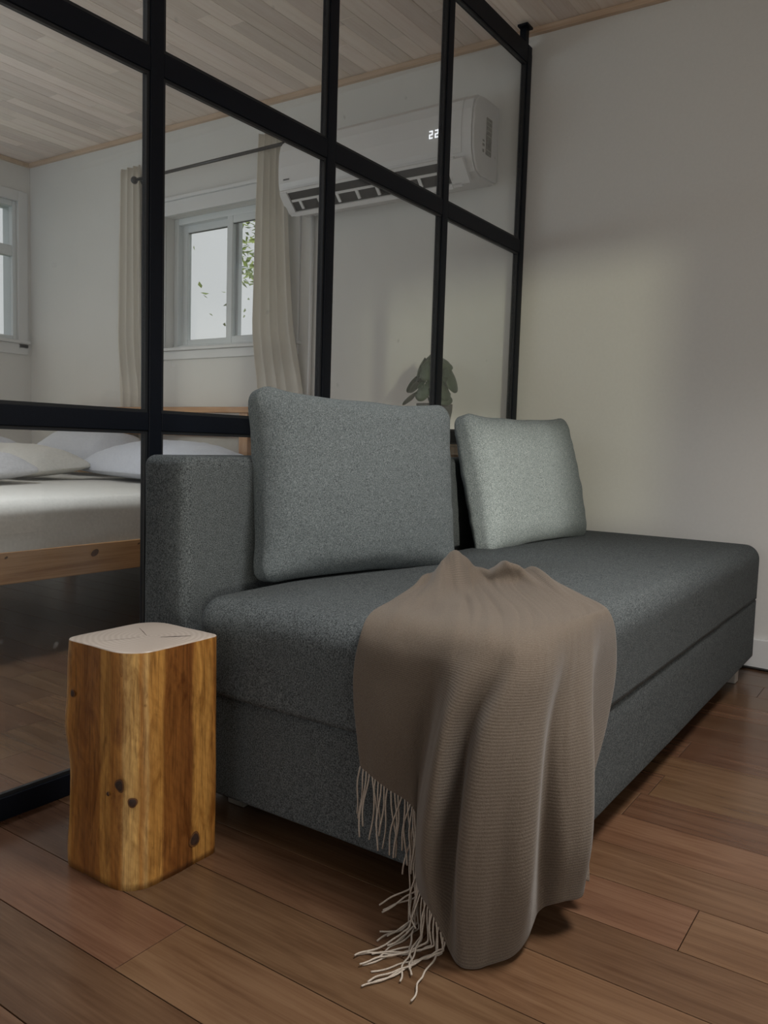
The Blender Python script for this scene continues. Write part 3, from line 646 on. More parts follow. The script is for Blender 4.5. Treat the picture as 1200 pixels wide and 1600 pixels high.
# columns run from the gathered end on the seat, over the rounded edge, down to the hem
CT = [  # gathered crest, foot of the crest, middle of the seat, near the edge, edge, then down to the hem
 [(1.46,.885,.463),(1.40,.858,.476),(1.33,.835,.470),(1.20,.800,.466),(1.090,.768,.463),(1.050,.757,.440),(1.042,.763,.386),(1.042,.762,.333),(1.042,.754,.280),(1.043,.745,.222)],
 [(1.49,.885,.463),(1.43,.850,.484),(1.34,.812,.472),(1.19,.758,.470),(1.085,.712,.467),(1.043,.703,.436),(1.036,.706,.376),(1.034,.704,.318),(1.036,.700,.262),(1.040,.694,.203)],
 [(1.52,.885,.463),(1.46,.850,.498),(1.345,.788,.480),(1.19,.713,.468),(1.080,.660,.468),(1.042,.650,.434),(1.037,.650,.370),(1.038,.648,.308),(1.040,.648,.248),(1.042,.645,.186)],
 [(1.545,.890,.464),(1.49,.852,.513),(1.36,.770,.470),(1.20,.675,.474),(1.078,.618,.469),(1.040,.606,.432),(1.042,.612,.362),(1.045,.622,.290),(1.047,.632,.215),(1.047,.636,.150)],
 [(1.57,.885,.464),(1.51,.848,.521),(1.37,.745,.466),(1.20,.645,.472),(1.078,.586,.470),(1.036,.572,.434),(1.016,.580,.360),(1.008,.594,.275),(1.012,.612,.170),(1.022,.616,.078)],
 [(1.595,.875,.464),(1.53,.832,.511),(1.45,.77,.463),(1.21,.620,.472),(1.080,.556,.470),(1.034,.540,.434),(0.994,.558,.350),(0.978,.568,.255),(0.982,.578,.150),(0.998,.576,.058)],
 [(1.615,.860,.464),(1.545,.812,.486),(1.47,.755,.462),(1.22,.596,.470),(1.085,.528,.469),(1.046,.510,.428),(1.030,.536,.345),(1.030,.548,.245),(1.026,.552,.130),(1.000,.545,.010)],
 [(1.63,.845,.464),(1.525,.765,.486),(1.48,.735,.462),(1.235,.572,.472),(1.098,.505,.468),(1.050,.480,.428),(1.000,.502,.345),(0.978,.514,.240),(0.972,.518,.120),(0.986,.514,.002)],
 [(1.64,.830,.464),(1.525,.742,.502),(1.49,.715,.464),(1.25,.552,.471),(1.125,.488,.467),(1.076,.460,.426),(1.026,.468,.345),(1.000,.474,.240),(0.998,.478,.120),(1.012,.486,.003)],
 [(1.65,.815,.464),(1.53,.722,.508),(1.50,.695,.466),(1.27,.534,.471),(1.160,.480,.466),(1.110,.452,.426),(1.066,.444,.345),(1.042,.438,.245),(1.036,.438,.130),(1.062,.458,.016)],
 [(1.66,.802,.464),(1.545,.710,.500),(1.505,.675,.470),(1.295,.520,.470),(1.200,.474,.465),(1.158,.455,.424),(1.126,.458,.345),(1.114,.460,.250),(1.114,.462,.140),(1.125,.460,.040)],
 [(1.67,.788,.464),(1.60,.722,.482),(1.455,.602,.472),(1.325,.508,.470),(1.245,.470,.465),(1.205,.452,.424),(1.160,.440,.345),(1.138,.428,.250),(1.130,.420,.150),(1.136,.430,.060)],
 [(1.68,.772,.463),(1.61,.706,.490),(1.47,.586,.473),(1.36,.500,.468),(1.295,.468,.464),(1.262,.450,.424),(1.222,.428,.345),(1.194,.410,.250),(1.180,.402,.150),(1.180,.412,.056)],
 [(1.685,.757,.463),(1.618,.692,.480),(1.49,.574,.468),(1.40,.496,.466),(1.350,.468,.463),(1.335,.460,.424),(1.312,.464,.345),(1.285,.466,.250),(1.248,.460,.150),(1.214,.440,.062)],
 [(1.69,.745,.463),(1.625,.680,.468),(1.52,.566,.464),(1.45,.500,.464),(1.415,.472,.460),(1.425,.462,.424),(1.440,.462,.345),(1.400,.462,.250),(1.300,.452,.150),(1.236,.420,.050)],
]
cols = [[Vector(p) for p in c] for c in CT]
colsS = [spline(c, 10) for c in cols]                     # along each column
NR = len(colsS[0]); rows = []
for r in range(NR): rows.append(spline([c[r] for c in colsS], 9))
NC = len(rows[0])
VV = []; UVs = []
for r in range(NR):
    for c in range(NC):
        p = rows[r][c].copy(); hang = max(0.0, min(1.0, (r - 38) / 20)); topz = 1 - hang
        s_ = noise.noise(Vector((c * 0.11, r * 0.035, 2.0))) * 0.0045 + noise.noise(Vector((c * 0.28 + 4, r * 0.06, 7.0))) * 0.0018
        edge_in = min(1.0, r / 6)
        flat = max(0.0, 1 - c / 52) * hang
        s_ += flat * 0.006 * max(0.0, noise.noise(Vector((c * 0.085 + r * 0.045, (c - r) * 0.012, 9.0))))
        if hang > 0: p += Vector((-0.7, -0.7, 0)) * abs(s_) * hang
        p.z += abs(s_) * 0.9 * topz * edge_in
        # small tucks radiating from the gather
        g = max(0.0, 1 - r / 26); p.z += g * edge_in * 0.0045 * max(-0.2, math.sin(c * 0.34 + 0.10 * r + 1.5 * noise.noise(Vector((c * .08, r * .1, 1)))))
        VV.append(p); UVs.append((c * 0.0085, r * 0.0078))
FF = [(r * NC + c, r * NC + c + 1, (r + 1) * NC + c + 1, (r + 1) * NC + c) for r in range(NR - 1) for c in range(NC - 1)]
throw = empty('throw_blanket', (1.05, 0.48, 0), 'beige woven throw blanket with fringe draped over the sofa corner onto the floor', 'blanket')
cl = mesh_obj('cloth', [v - Vector((1.2, .6, .25)) for v in VV], FF, 'throw_wool', throw, (1.2, .6, .25))
uvl = cl.data.uv_layers.new(name='UVMap')
for lp in cl.data.loops: uvl.data[lp.index].uv = UVs[lp.vertex_index]
so = cl.modifiers.new('thick', 'SOLIDIFY'); so.thickness = 0.0028; so.offset = 1.0
sd = cl.modifiers.new('smooth', 'SUBSURF'); sd.levels = 1; sd.render_levels = 1
# fringe strands along the short hem
hem = [VV[(NR - 1) * NC + c] for c in range(NC)]
rf = random.Random(21)
NST = 48; cmax = 6 * 9 - 2
for i in range(NST):
    fi = i / (NST - 1) * cmax; c0 = int(fi); a = fi - c0
    p = hem[c0].lerp(hem[min(c0 + 1, NC - 1)], a)
    p = p + Vector((-0.002, -0.001, 0.002))
    L = rf.uniform(0.075, 0.108); pts = [p]; sway = Vector((rf.uniform(-.010, .004), rf.uniform(-.022, .022), 0))
    kx, ky = rf.uniform(-.008, .0), rf.uniform(-.010, .010)
    nseg = 9; q = p.copy(); d = Vector((-0.12, rf.uniform(-.25, .25), -1)).normalized(); ang = rf.uniform(0, 6.28)
    out = Vector((-0.75 + rf.uniform(-.35, .45), 0.30 + rf.uniform(-.75, .75), 0)).normalized()
    for s in range(1, nseg + 1):
        step = L / nseg
        d = (d + Vector((0.05 * math.sin(ang + s * .6), 0.08 * math.cos(ang * 1.3 + s * .7), -0.14))).normalized()
        q = q + d * step
        lo_ = 0.0016 + 0.0016 * (i % 3)
        if q.z < lo_ + 0.012:      # reaches the floor: lay it down
            d = (Vector((d.x, d.y, 0)) * 0.5 + out + Vector((0.25 * math.sin(s + ang), 0.25 * math.cos(s * 1.1 + ang), 0))).normalized()
            q.z = max(q.z, lo_)
            if q.z < lo_ + 0.004: q.z = lo_
        pts.append(q.copy())
    if p.z < 0.16 and p.z > 0.012:   # long strands near the floor trail across it
        for s in range(8):
            d = (out + Vector((0.35 * math.sin(s * .7 + ang), 0.35 * math.cos(s * .8 + ang), 0)) + d * 0.6); d.z = -0.9 if q.z > 0.004 else 0
            d.normalize(); q = q + d * 0.008; q.z = max(q.z, 0.0016 + 0.0016 * (i % 3)); pts.append(q.copy())
    # strands against the sofa stay on its outside
    for z_ in pts:
        if z_.y > 0.47 and z_.z > 0.05: z_.x = min(z_.x, 1.050)
    MB().tube(spline(pts, 2), 0.00145, 5).build('fringe_strand', 'fringe_yarn', throw, smooth=True)

# ------------------------------------------------------------------ log side table
LX0, LX1, LY0, LY1, LH = 0.815, 1.005, 1.035, 1.215, 0.40
log = empty('log_side_table', (0.91, 1.125, 0), 'squared pine log stump with a pale sawn top standing beside the sofa', 'side table')
def log_ring(z, inset=0.0, n=18):
    # starts at the far left corner, runs along the -x face to the near corner, then along the -y face
    cx, cy = (LX0 + LX1) / 2, (LY0 + LY1) / 2; hx, hy = (LX1 - LX0) / 2 - inset, (LY1 - LY0) / 2 - inset
    rad = {(-1, 1): 0.020, (-1, -1): 0.050, (1, -1): 0.012, (1, 1): 0.045}
    pts = []
    for (sx, sy, a0) in ((-1, 1, 90), (-1, -1, 180), (1, -1, 270), (1, 1, 0)):
        r = rad[(sx, sy)]; ccx, ccy = cx + sx * (hx - r), cy + sy * (hy - r)
        for k in range(7):
            g = math.radians(a0 + 90 * k / 6); pts.append(Vector((ccx + r * math.cos(g), ccy + r * math.sin(g), z)))
    # resample evenly
    pts.append(pts[0].copy()); L = [0]
    for a, b in zip(pts[:-1], pts[1:]): L.append(L[-1] + (b - a).length)
    M = 96; out = []; j = 0
    for k in range(M):
        s = L[-1] * k / M
        while L[j + 1] < s: j += 1
        t = (s - L[j]) / max(1e-9, L[j + 1] - L[j]); out.append(pts[j].lerp(pts[j + 1], t))
    return out
NZ = 30; LV = []; LUV = []
for iz in range(NZ + 1):
    t = iz / NZ; z = LH * t
    ring = log_ring(z)
    for k, p in enumerate(ring):
        d = Vector((p.x - 0.91, p.y - 1.125, 0)).normalized()
        u = k / 96
        q = p.copy()
        left = math.exp(-((min(u, 1 - u) - 0.0) / 0.07) ** 2)      # wavy natural edge on the far left corner
        q += d * left * (0.0065 * math.exp(-((t - 0.66) / 0.16) ** 2) - 0.0045 * math.exp(-((t - 0.36) / 0.13) ** 2) + 0.0012 * math.sin(t * 23.0))
        q += d * 0.0022 * noise.noise(Vector((u * 14, t * 2.2, 3)))
        q += d * 0.0015 * (1 - t)
        LV.append(q); LUV.append((u, t * 0.9))
LF = []
for iz in range(NZ):
    for k in range(96): LF.append((iz * 96 + k, iz * 96 + (k + 1) % 96, (iz + 1) * 96 + (k + 1) % 96, (iz + 1) * 96 + k))
LF.append(tuple(reversed(range(96))))
lb = mesh_obj('body', [v - Vector((0.91, 1.125, 0.2)) for v in LV], LF, 'log_side', log, (0.91, 1.125, 0.2))
ul = lb.data.uv_layers.new(name='UVMap')
for p in lb.data.polygons:
    us = [LUV[lb.data.loops[i].vertex_index] for i in p.loop_indices]
    wrap = max(q[0] for q in us) - min(q[0] for q in us) > 0.5 and len(us) == 4
    for i, q in zip(p.loop_indices, us): ul.data[i].uv = (q[0] + (1 if wrap and q[0] < 0.5 else 0), q[1])
topring = LV[NZ * 96:(NZ + 1) * 96]; TV = []; TF = []
c0 = Vector((0.91, 1.125, LH))
for s, dz in ((1.0, 0.0), (0.994, 0.0016), (0.97, 0.002), (0.5, 0.0022)):
    for p in topring: TV.append(Vector((c0.x + (p.x - c0.x) * s, c0.y + (p.y - c0.y) * s, LH + dz)) - c0)
for r in range(3):
    for k in range(96): TF.append((r * 96 + k, r * 96 + (k + 1) % 96, (r + 1) * 96 + (k + 1) % 96, (r + 1) * 96 + k))
TF.append(tuple(3 * 96 + k for k in range(96)))
tp = mesh_obj('sawn_top', TV, TF, 'log_end_grain', log, c0); tp['label'] = 'pale sawn end grain top'
def crack(pts, wd):
    m = MB(); n_ = len(pts)
    for i, (x, y) in enumerate(pts):
        t = Vector((pts[min(i + 1, n_ - 1)][0] - pts[max(i - 1, 0)][0], pts[min(i + 1, n_ - 1)][1] - pts[max(i - 1, 0)][1])).normalized(); w_ = wd * math.sin(math.pi * (i + 0.4) / (n_ - 0.2))
        m.v += [(x - t.y * w_, y + t.x * w_, LH + 0.00235), (x + t.y * w_, y - t.x * w_, LH + 0.00235)]
    for i in range(n_ - 1): m.f.append((2 * i, 2 * i + 1, 2 * i + 3, 2 * i + 2))
    m.build('crack', 'crack_dark', log)
crack([(0.905, 1.125), (0.885, 1.128), (0.86, 1.140), (0.84, 1.150)], 0.0007)
crack([(0.925, 1.098), (0.945, 1.082), (0.965, 1.066)], 0.0024)
crack([(0.915, 1.122), (0.93, 1.15), (0.945, 1.18)], 0.0007)
def knot(pos, nrm, r):
    n_ = Vector(nrm).normalized(); a = Vector((0, 0, 1)); b = n_.cross(a).normalized()
    for (nm, rr, mat, off) in (('knot', r * 1.35, 'knot_ring', 0.0008), ('knot_heart', r, 'knot_wood', 0.0016)):
        m = MB(); m.v.append(tuple(Vector(pos) + n_ * (off + 0.0012)))
        for k in range(18):
            g = k / 18 * 2 * math.pi; q = rr * (1 + 0.08 * math.sin(3 * g + r * 900)); m.v.append(tuple(Vector(pos) + n_ * off + a * (q * math.sin(g)) + b * (q * 0.92 * math.cos(g))))
        for k in range(18): m.f.append((0, 1 + k, 1 + (k + 1) % 18))
        m.build(nm, mat, log, smooth=True)
knot((0.8165, 1.066, 0.180), (-1, -0.12, 0), 0.0085)
knot((0.8285, 1.0488, 0.152), (-0.70, -0.72, 0), 0.0065)
knot((0.812, 1.090, 0.161), (-1, 0, 0), 0.003)
knot((0.949, 1.0335, 0.046), (0, -1, 0), 0.010)
knot((0.8125, 1.186, 0.311), (-1, 0, 0), 0.005)

# ------------------------------------------------------------------ bed
BY0, BY1, BX0, BX1 = 2.44, 4.40, 0.92, 3.01
bed = empty('bed_frame', (2.0, 3.4, 0), 'pine bed frame with a slatted headboard under the bedroom window', 'bed')
def bb(name, mat, d, bev=0.004): return box(name, mat, d, bed, bevel=bev)
sr = bb('side_rail', 'pine', (BX0 + 0.05, 2.95, BY0, BY0 + 0.03, 0.262, 0.368))
bb('side_rail', 'pine', (BX0 + 0.05, 2.95, BY1 - 0.03, BY1, 0.262, 0.368))
bb('foot_rail', 'pine_cross', (BX0, BX0 + 0.05, BY0, BY1, 0.262, 0.368))
for (lx, ly) in ((BX0, BY0 + 0.001), (BX0, BY1 - 0.051)): bb('leg', 'pine_up', (lx, lx + 0.05, ly, ly + 0.05, 0.0, 0.262))
for yy in (BY0 + 0.03, 2.868, BY1 - 0.06): bb('headboard_post', 'pine_up', (2.955, 3.005, yy, yy + 0.06, 0.0, 0.884))
bb('headboard_rail', 'pine_cross', (2.945, 3.008, BY0 + 0.01, BY1, 0.884, 0.914))
bb('headboard_rail', 'pine_cross', (2.965, 2.995, BY0 + 0.09, 2.868, 0.762, 0.815)); bb('headboard_rail', 'pine_cross', (2.965, 2.995, 2.928, BY1 - 0.06, 0.762, 0.815))
bb('headboard_rail', 'pine_cross', (2.965, 2.995, 2.928, BY1 - 0.06, 0.50, 0.56))
for i in range(8): x = BX0 + 0.12 + i * 0.25; bb('slat', 'pine_cross', (x, x + 0.07, BY0 + 0.031, BY1 - 0.031, 0.300, 0.318), 0.0)
def kn2(x, z, rx, rz):
    m = MB(); yk = BY0 - 0.0006; m.v.append((x, yk - 0.0006, z))
    for k in range(16): g = k / 16 * 6.2832; m.v.append((x + rx * math.cos(g), yk, z + rz * math.sin(g) + 0.3 * rx * math.cos(g)))
    for k in range(16): m.f.append((0, 1 + k, 1 + (k + 1) % 16))
    o = m.build('knot', 'knot_ring', None); o.location -= world_loc(sr); o.parent = sr
kn2(1.76, 0.335, 0.016, 0.012); kn2(1.95, 0.352, 0.006, 0.003); kn2(1.43, 0.35, 0.006, 0.004)
# mattress in a fitted sheet, resting on the slats
V, Fc = softbox((2.945 - BX0 - 0.06) / 2, (BY1 - BY0 - 0.005) / 2, 0.106, 0.05, (44, 26, 4), 5)
mo = []
for v in V:
    q = v.copy(); s = fbm(v, 3.0, 5.0) * 0.006 + noise.noise(Vector((v.x * 3.0, v.z * 30, 4.0))) * 0.003
    q += Vector((0, v.y, v.z * 4)).normalized() * s
    if v.z > 0: q.z += 0.004 * noise.noise(Vector((v.x * 4, v.y * 22, 2)))
    mo.append(q)
mat_ = mesh_obj('mattress', mo, Fc, 'sheet_cream', None, ((BX0 + 0.055 + 2.945) / 2, (BY0 + BY1) / 2 + 0.002, 0.425))
tag(mat_, 'thick mattress in a pale fitted sheet lying on the pine bed', 'mattress')
def pillow(loc, L, W_, T, rz, tilt, mat, label, seed, droop=0.0):
    """L along local y, W along local x"""
    V, Fc = softbox(W_ / 2, L / 2, T / 2, T * 0.42, (22, 34, 2), 4); out = []
    for v in V:
        u, t = v.x / (W_ / 2), v.y / (L / 2); q = v.copy()
        puff = max(0.0, (1 - abs(u) ** 2.2)) ** 0.55 * max(0.0, (1 - abs(t) ** 2.6)) ** 0.55
        q.z *= 0.10 + 0.92 * puff
        q.x *= 1 - 0.05 * (1 - t * t); q.y *= 1 - 0.04 * (1 - u * u)
        e = max(abs(u), abs(t)); wv = noise.noise(Vector((v.x * 9 + seed, v.y * 16, seed))) * 0.009 * (0.3 + max(0, e - 0.35)) + noise.noise(Vector((v.x * 20 + seed, v.y * 30, seed + 3))) * 0.004
        q.z += wv if v.z > 0 else 0
        if v.z < 0: q.z *= 0.42
        q.z += droop * t
        out.append(q)
    M = Matrix.Translation(Vector(loc)) @ Matrix.Rotation(rz, 4, 'Z') @ Matrix.Rotation(tilt, 4, 'Y')
    o = mesh_obj('pillow', out, Fc, mat, None, matrix=M)
    return tag(o, label, 'pillow', 'pillows on the bed')
pillow((2.66, 3.14, 0.606), 0.96, 0.48, 0.250, -0.10, -0.12, 'sheet_blue', 'bluish white pillow on the bed nearest the glass, right of the others', 1.0)
pillow((2.79, 3.98, 0.650), 0.72, 0.36, 0.24, 0.05, -0.50, 'sheet_blue', 'white pillow leaning on the headboard behind the other pillows', 2.0)
pillow((2.22, 3.76, 0.586), 0.74, 0.44, 0.22, 0.20, -0.06, 'sheet_cream', 'cream crumpled pillow lying in front of the white one on the bed', 3.0)
pillow((2.40, 4.245, 0.590), 0.28, 0.44, 0.27, 0.0, -0.03, 'sheet_blue', 'small bluish pillow at the far side of the bed by the left wall', 4.0)
pillow((1.82, 3.44, 0.580), 0.56, 0.38, 0.19, 0.35, -0.04, 'sheet_cloth', 'white pillow lying farthest from the headboard at the left picture edge', 5.0)

# ------------------------------------------------------------------ dresser and plant behind the glass
dr = empty('dresser', (2.85, 1.9, 0), 'low pale wooden dresser of upright boards under the air conditioner', 'dresser')
box('carcass', 'pine_up', (2.70, 3.03, 1.56, 2.24, 0.06, 0.750), dr, bevel=0.003)
box('worktop', 'pine_cross', (2.675, 3.035, 1.545, 2.255, 0.750, 0.775), dr, bevel=0.003)
for i in range(8):
    ya = 1.562 + i * 0.0845; box('front_board', 'pine_up', (2.688, 2.700, ya, ya + 0.0825, 0.07, 0.746), dr, bevel=0.002, seg=1)
for i in range(4):
    xa = 2.702 + i * 0.082; box('side_board', 'pine_up', (xa, xa + 0.080, 1.550, 1.560, 0.07, 0.746), dr, bevel=0.002, seg=1)
for (lx, ly) in ((2.71, 1.57), (2.98, 1.57), (2.71, 2.19), (2.98, 2.19)): box('leg', 'pine_up', (lx, lx + 0.04, ly, ly + 0.04, 0, 0.06), dr)
PX, PYc, PZ = 2.84, 1.712, 0.776
plant = empty('potted_plant', (PX, PYc, PZ), 'potted monstera with dark split leaves in a grey bowl pot', 'plant')
MB().lathe([(0.030, PZ), (0.036, PZ + 0.006), (0.052, PZ + 0.035), (0.066, PZ + 0.075), (0.073, PZ + 0.115), (0.074, PZ + 0.142), (0.069, PZ + 0.142), (0.066, PZ + 0.128)], PX, PYc, 32).build('pot', 'pot_grey', plant, smooth=True)
MB().lathe([(0.064, PZ + 0.118), (0.066, PZ + 0.128), (0.03, PZ + 0.132)], PX, PYc, 24).build('soil', 'soil', plant)
def monstera(base, tip_dir, size, tilt, seed):
    """one lobed leaf hanging from its stalk; tip_dir = heading, tilt = how far the blade hangs down"""
    rr = random.Random(seed); h_ = Vector((math.cos(tip_dir), math.sin(tip_dir), 0)); side = Vector((-h_.y, h_.x, 0))
    d = h_ * math.cos(tilt) - Vector((0, 0, math.sin(tilt))); nrm = h_ * math.sin(tilt) + Vector((0, 0, math.cos(tilt)))
    n = 41; rim = []
    for k in range(n):
        a = -math.pi * 0.94 + 2 * math.pi * 0.94 * k / (n - 1)
        r = 0.56 + 0.44 * math.cos(a * 0.5) ** 2
        notch = abs(math.sin(a * 2.2 + 0.4 * math.copysign(1, a))); depth = 0.72 if 0.35 < abs(a) < 2.4 else 0.0
        r *= 1 - depth * (1 - notch) ** 4
        rim.append((r * math.cos(a), r * math.sin(a) * 0.86))
    pts = []
    for s_ in (0.0, 0.45, 0.78, 1.0):
        for (x, y) in rim:
            X, Y = x * s_ + 0.12, y * s_
            z = -0.30 * (max(0, X) ** 2) - 0.35 * Y * Y + 0.03 * math.sin(5 * abs(Y) + seed)
            pts.append(base + (d * X + side * Y + nrm * z) * size)
    fs = []
    for r in range(3):
        for k in range(n - 1): fs.append((r * n + k, r * n + k + 1, (r + 1) * n + k + 1, (r + 1) * n + k))
    me = MB(); me.v = [tuple(p) for p in pts]; me.f = fs
    o = me.build('leaf', 'monstera_leaf', plant, smooth=True)
    o.modifiers.new('t', 'SOLIDIFY').thickness = 0.0012
    top = Vector((PX, PYc, PZ + 0.12)); mid = top.lerp(base, 0.55) + Vector((0, 0, 0.03))
    MB().tube(spline([top + h_ * 0.01, mid, base + d * size * 0.1], 5), 0.0026, 6).build('stalk', 'stem_green', plant, smooth=True)
for (dx, dy, dz, hd, size, tilt, sd_) in (      # heading pi points at the viewer, 1.9 to the viewer's left, -1.6 to the right
        (-0.01, 0.020, 0.355, 2.6, 0.062, 0.75, 1), (-0.01, 0.050, 0.330, 2.0, 0.060, 1.00, 2), (-0.02, 0.045, 0.270, 1.75, 0.066, 0.55, 3), (-0.02, 0.070, 0.262, 1.7, 0.050, 0.75, 12),
        (-0.03, 0.050, 0.215, 1.9, 0.070, 0.40, 4), (0.00, -0.020, 0.345, -1.9, 0.058, 0.45, 5), (-0.03, -0.030, 0.305, -2.1, 0.066, 0.85, 6), (-0.01, 0.025, 0.300, 2.3, 0.055, 0.7, 13),
        (-0.01, -0.062, 0.285, -1.6, 0.068, 1.00, 7), (-0.04, -0.040, 0.220, -2.2, 0.068, 0.60, 8), (-0.05, 0.000, 0.320, 3.3, 0.060, 0.95, 9), (-0.05, -0.055, 0.240, -1.7, 0.060, 0.95, 14),
        (-0.06, 0.012, 0.240, 3.0, 0.060, 0.95, 10), (0.05, 0.0, 0.33, 0.2, 0.06, 0.7, 11)):
    monstera(Vector((PX + dx, PYc + dy * 1.25, PZ + dz - 0.022)), hd, size * 1.02, tilt, sd_)

# ------------------------------------------------------------------ air conditioner
AY0, AY1 = 1.58, 2.595
ac = empty('air_conditioner', (2.95, 2.09, 1.82), 'white wall mounted split air conditioner above the dresser', 'air conditioner')
prof = [(3.053, 1.822), (2.93, 1.818), (2.885, 1.832), (2.858, 1.868), (2.846, 1.92), (2.842, 1.99), (2.846, 2.06), (2.858, 2.100), (2.885, 2.122), (2.93, 2.130), (3.053, 2.130)]
MB().extrude_y(prof, AY0 + 0.012, AY1 - 0.012).build('body', 'ac_white', ac, smooth=False, bevel=0.0)
def inset_prof(s, ox=0.0):
    cx, cz = 2.96, 1.975; return [(cx + (x - cx) * s if x < 3.05 else x, cz + (z - cz) * s) for (x, z) in prof]
for (ya, yb_) in ((AY0, AY0 + 0.0122), (AY1 - 0.0122, AY1)):
    MB().extrude_y(inset_prof(0.965), ya, yb_).build('end_cap', 'ac_white', ac, bevel=0.004)
pp = [(2.853, 1.900), (2.8475, 1.92), (2.8435, 1.99), (2.8475, 2.06), (2.859, 2.1005), (2.8835, 2.1215)]
fp = [(x - 0.004, z) for (x, z) in pp] + [(x + 0.002, z) for (x, z) in reversed(pp)]
MB().extrude_y(fp, AY0 + 0.055, AY1 - 0.03).build('front_panel', 'ac_panel', ac)
# outlet: dark panel painting the recess shade, with flap, vanes and ribs
def slope_pt(t, off):   # t from lower lip (0) to upper lip (1)
    a, b = Vector((2.925, 0, 1.8185)), Vector((2.852, 0, 1.893)); nn = Vector((-(b.z - a.z), 0, (b.x - a.x))).normalized()
    if nn.x > 0: nn = -nn
    p = a.lerp(b, t); return p + nn * (off + 0.0125)
def slope_box(name, mat, t0, t1, o0, o1, ya, yb_, o0b=None, o1b=None):
    o0b = o0 if o0b is None else o0b; o1b = o1 if o1b is None else o1b
    q = [slope_pt(t0, o0), slope_pt(t1, o0b), slope_pt(t1, o1b), slope_pt(t0, o1)]
    return MB().extrude_y([(v.x, v.z) for v in q], ya, yb_).build(name, mat, ac)
slope_box('outlet', 'ac_dark', 0.06, 0.92, 0.002, 0.010, 1.70, 2.53)
slope_box('outlet_lip', 'ac_white', 0.94, 1.06, 0.004, 0.014, 1.66, 2.565)
slope_box('outlet_lip', 'ac_white', -0.10, 0.06, 0.004, 0.018, 1.66, 2.565)
for (ya, yb_) in ((1.62, 1.70), (2.53, 2.57)): slope_box('outlet_side', 'ac_white', 0.0, 1.0, 0.004, 0.018, ya, yb_)
slope_box('flap', 'ac_white', 0.50, 0.60, 0.010, 0.014, 1.705, 2.525)
slope_box('flap', 'ac_panel', -0.12, 0.05, 0.018, 0.022, 1.70, 2.54, 0.016, 0.020)
for i in range(8):
    ya = 1.73 + i * 0.106; slope_box('vane', 'ac_white', 0.14, 0.54, 0.010, 0.016, ya, ya + 0.014)
# display digits, brand mark and side stickers
def seg_digit(yc, zc, hgt, which):
    wd = hgt * 0.55; t = hgt * 0.13; m = MB(); xd = 2.8378
    S = {'a': (-wd / 2, wd / 2, hgt / 2 - t, hgt / 2), 'g': (-wd / 2, wd / 2, -t / 2, t / 2), 'd': (-wd / 2, wd / 2, -hgt / 2, -hgt / 2 + t),
         'b': (wd / 2 - t, wd / 2, 0, hgt / 2), 'e': (-wd / 2, -wd / 2 + t, -hgt / 2, 0)}
    for s in which:
        a, b, c, d = S[s]
        m.box(xd, xd + 0.0012, yc - b, yc - a, zc + c, zc + d)     # viewer's right is -y
    m.build('display_digit', 'led_white', ac)
seg_digit(1.772, 1.988, 0.030, 'abged'); seg_digit(1.745, 1.988, 0.030, 'abged')
for i, (a, b) in enumerate(((0, .007), (.009, .016), (.018, .024), (.026, .034))):
    MB().box(2.8375, 2.8395, 2.555 - b, 2.555 - a, 1.930, 1.936).build('brand_letter', 'ac_mark', ac)
box('rating_label', 'ac_label', (2.945, 2.992, AY0 - 0.001, AY0 + 0.002, 1.912, 2.055), ac)
for (za, zb_, xa, xb) in ((1.955, 1.962, 2.918, 2.932), (1.938, 1.948, 2.918, 2.934), (1.915, 1.926, 2.920, 2.932)): box('sticker', 'ac_label', (xa, xb, AY0 - 0.001, AY0 + 0.002, za, zb_), ac)
for zz in (2.04, 2.022, 2.004, 1.985, 1.93): box('label_line', 'label_pale', (2.950, 2.987, AY0 - 0.0016, AY0, zz, zz + 0.004), ac)
MB().tube([(3.04, 2.545, 1.822), (3.04, 2.545, 1.2), (3.04, 2.545, 0.92)], 0.009, 8).build('drain_pipe', 'ac_white', ac, smooth=True)

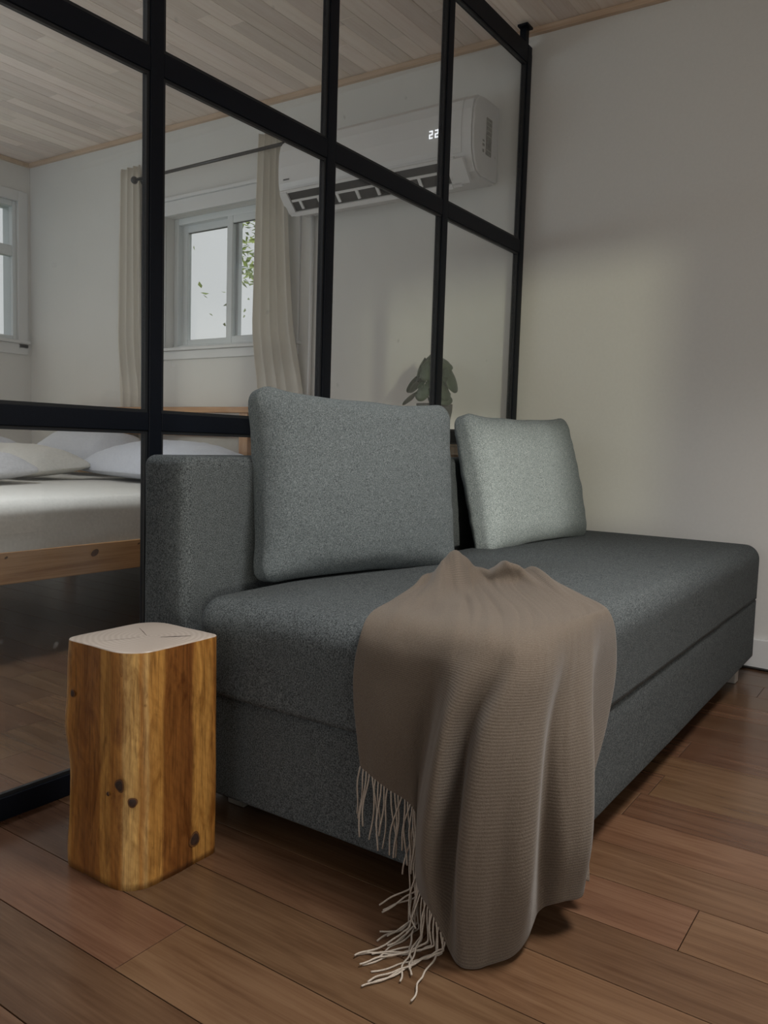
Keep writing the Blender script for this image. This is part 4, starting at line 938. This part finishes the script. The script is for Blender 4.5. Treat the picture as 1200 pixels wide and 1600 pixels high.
# ------------------------------------------------------------------ curtains and rod
rod = empty('curtain_rod', (2.957, 3.1, 2.150), 'dark metal curtain rod above the bedroom window', 'curtain rod')
MB().tube([(2.957, 3.742, 2.150), (2.957, 2.62, 2.150)], 0.0085, 12).build('rod', 'dark_metal', rod, smooth=True)
MB().tube([(2.957, 3.735, 2.150), (2.957, 3.742, 2.150), (2.957, 3.75, 2.150), (2.957, 3.762, 2.150), (2.957, 3.768, 2.150)], [0.012, 0.017, 0.021, 0.017, 0.008], 14).build('finial', 'dark_metal', rod, smooth=True)
for yy in (3.70, 2.635):
    MB().tube([(XW - 0.001, yy, 2.128), (2.965, yy, 2.128), (2.957, yy, 2.140)], 0.006, 8).box(XW - 0.006, XW - 0.0005, yy - 0.015, yy + 0.015, 2.09, 2.165).build('bracket', 'dark_metal', rod)
def curtain(top, bot, zt, zb_, nf, label, x0=2.985, seed=0.0):
    NU, NV = 90, 26; V = []; Fc = []
    for j in range(NV + 1):
        t = j / NV; ya = top[0] + (bot[0] - top[0]) * t ** 0.7; yb_ = top[1] + (bot[1] - top[1]) * t ** 1.6; z = zt + (zb_ - zt) * t
        for i in range(NU + 1):
            u = i / NU; ph = 2 * math.pi * nf * (u + 0.035 * math.sin(5 * u + seed) + 0.02 * noise.noise(Vector((u * 4, t * 2, seed))))
            amp = (0.012 + 0.006 * t) if z > 1.1 else 0.009; xs = x0 if z > 1.3 else x0 + (3.032 - x0) * min(1.0, (1.3 - z) / 0.3)
            V.append((xs + amp * math.sin(ph) + 0.002 * noise.noise(Vector((u * 6, t * 3, seed + 2))), ya + (yb_ - ya) * u + 0.006 * math.cos(ph) + 0.01 * t * noise.noise(Vector((u * 3, t * 2, seed))), z))
    for j in range(NV):
        for i in range(NU): a = j * (NU + 1) + i; Fc.append((a, a + 1, a + NU + 2, a + NU + 1))
    m = MB(); m.v = V; m.f = Fc; o = m.build('curtain', 'curtain_cloth', None, smooth=True)
    s = o.modifiers.new('t', 'SOLIDIFY'); s.thickness = 0.0015
    return tag(o, label, 'curtain', 'cream curtains at the bedroom window')
curtain((3.94, 3.755), (3.975, 3.70), 2.245, 0.45, 4, 'cream curtain gathered at the left end of the rod', x0=3.005, seed=1.0)
curtain((2.84, 2.665), (2.875, 2.50), 2.235, 0.45, 4, 'cream curtain gathered right of the window beside the air conditioner', x0=2.985, seed=4.0)

# ------------------------------------------------------------------ cord along the skirting
cd = MB().tube(spline([Vector(p) for p in ((3.030, 0.75, 0.006), (3.034, 0.60, 0.006), (3.036, 0.50, 0.006), (3.030, 0.40, 0.006), (3.033, 0.25, 0.006), (3.036, 0.0, 0.006), (3.03, -0.3, 0.006))], 6), 0.0042, 8).build('power_cord', 'black_plastic', None, smooth=True)
tag(cd, 'thin black power cord lying along the white baseboard', 'cord')

# ------------------------------------------------------------------ tree outside the bedroom window
tree = empty('garden_tree', (6.6, 6.05, -0.35), 'bright green leafy tree outside the bedroom window', 'tree')
MB().tube([(6.6, 6.05, -0.36), (6.62, 6.03, 1.0), (6.58, 6.0, 2.2), (6.6, 5.95, 3.2)], [0.07, 0.06, 0.045, 0.02], 8).build('trunk', 'bark', tree, smooth=True)
fm = MB(); rt = random.Random(5)
for i in range(2600):
    a = rt.uniform(0, 6.283); rad = 0.62 * math.sqrt(rt.random()); c = Vector((6.6 + rad * math.cos(a), 5.78 + rad * math.sin(a) * 0.78, rt.uniform(2.35, 4.2)))
    if i % 40 == 0: c.y += rt.uniform(0.3, 1.0); c.z -= rt.uniform(0.2, 1.0)
    d = Vector((rt.uniform(-1, 1), rt.uniform(-1, 1), rt.uniform(-.6, .6))).normalized(); s = d.cross(Vector((rt.uniform(-1, 1), rt.uniform(-1, 1), 1))).normalized(); L = rt.uniform(0.03, 0.06)
    b = len(fm.v); nrm = d.cross(s)
    fm.v += [tuple(c - d * L), tuple(c + s * L * 0.45 + nrm * 0.006), tuple(c + d * L), tuple(c - s * L * 0.45 + nrm * 0.006)]; fm.f.append((b, b + 1, b + 2, b + 3))
tag(fm.build('foliage', 'tree_leaf', tree), kind='stuff')
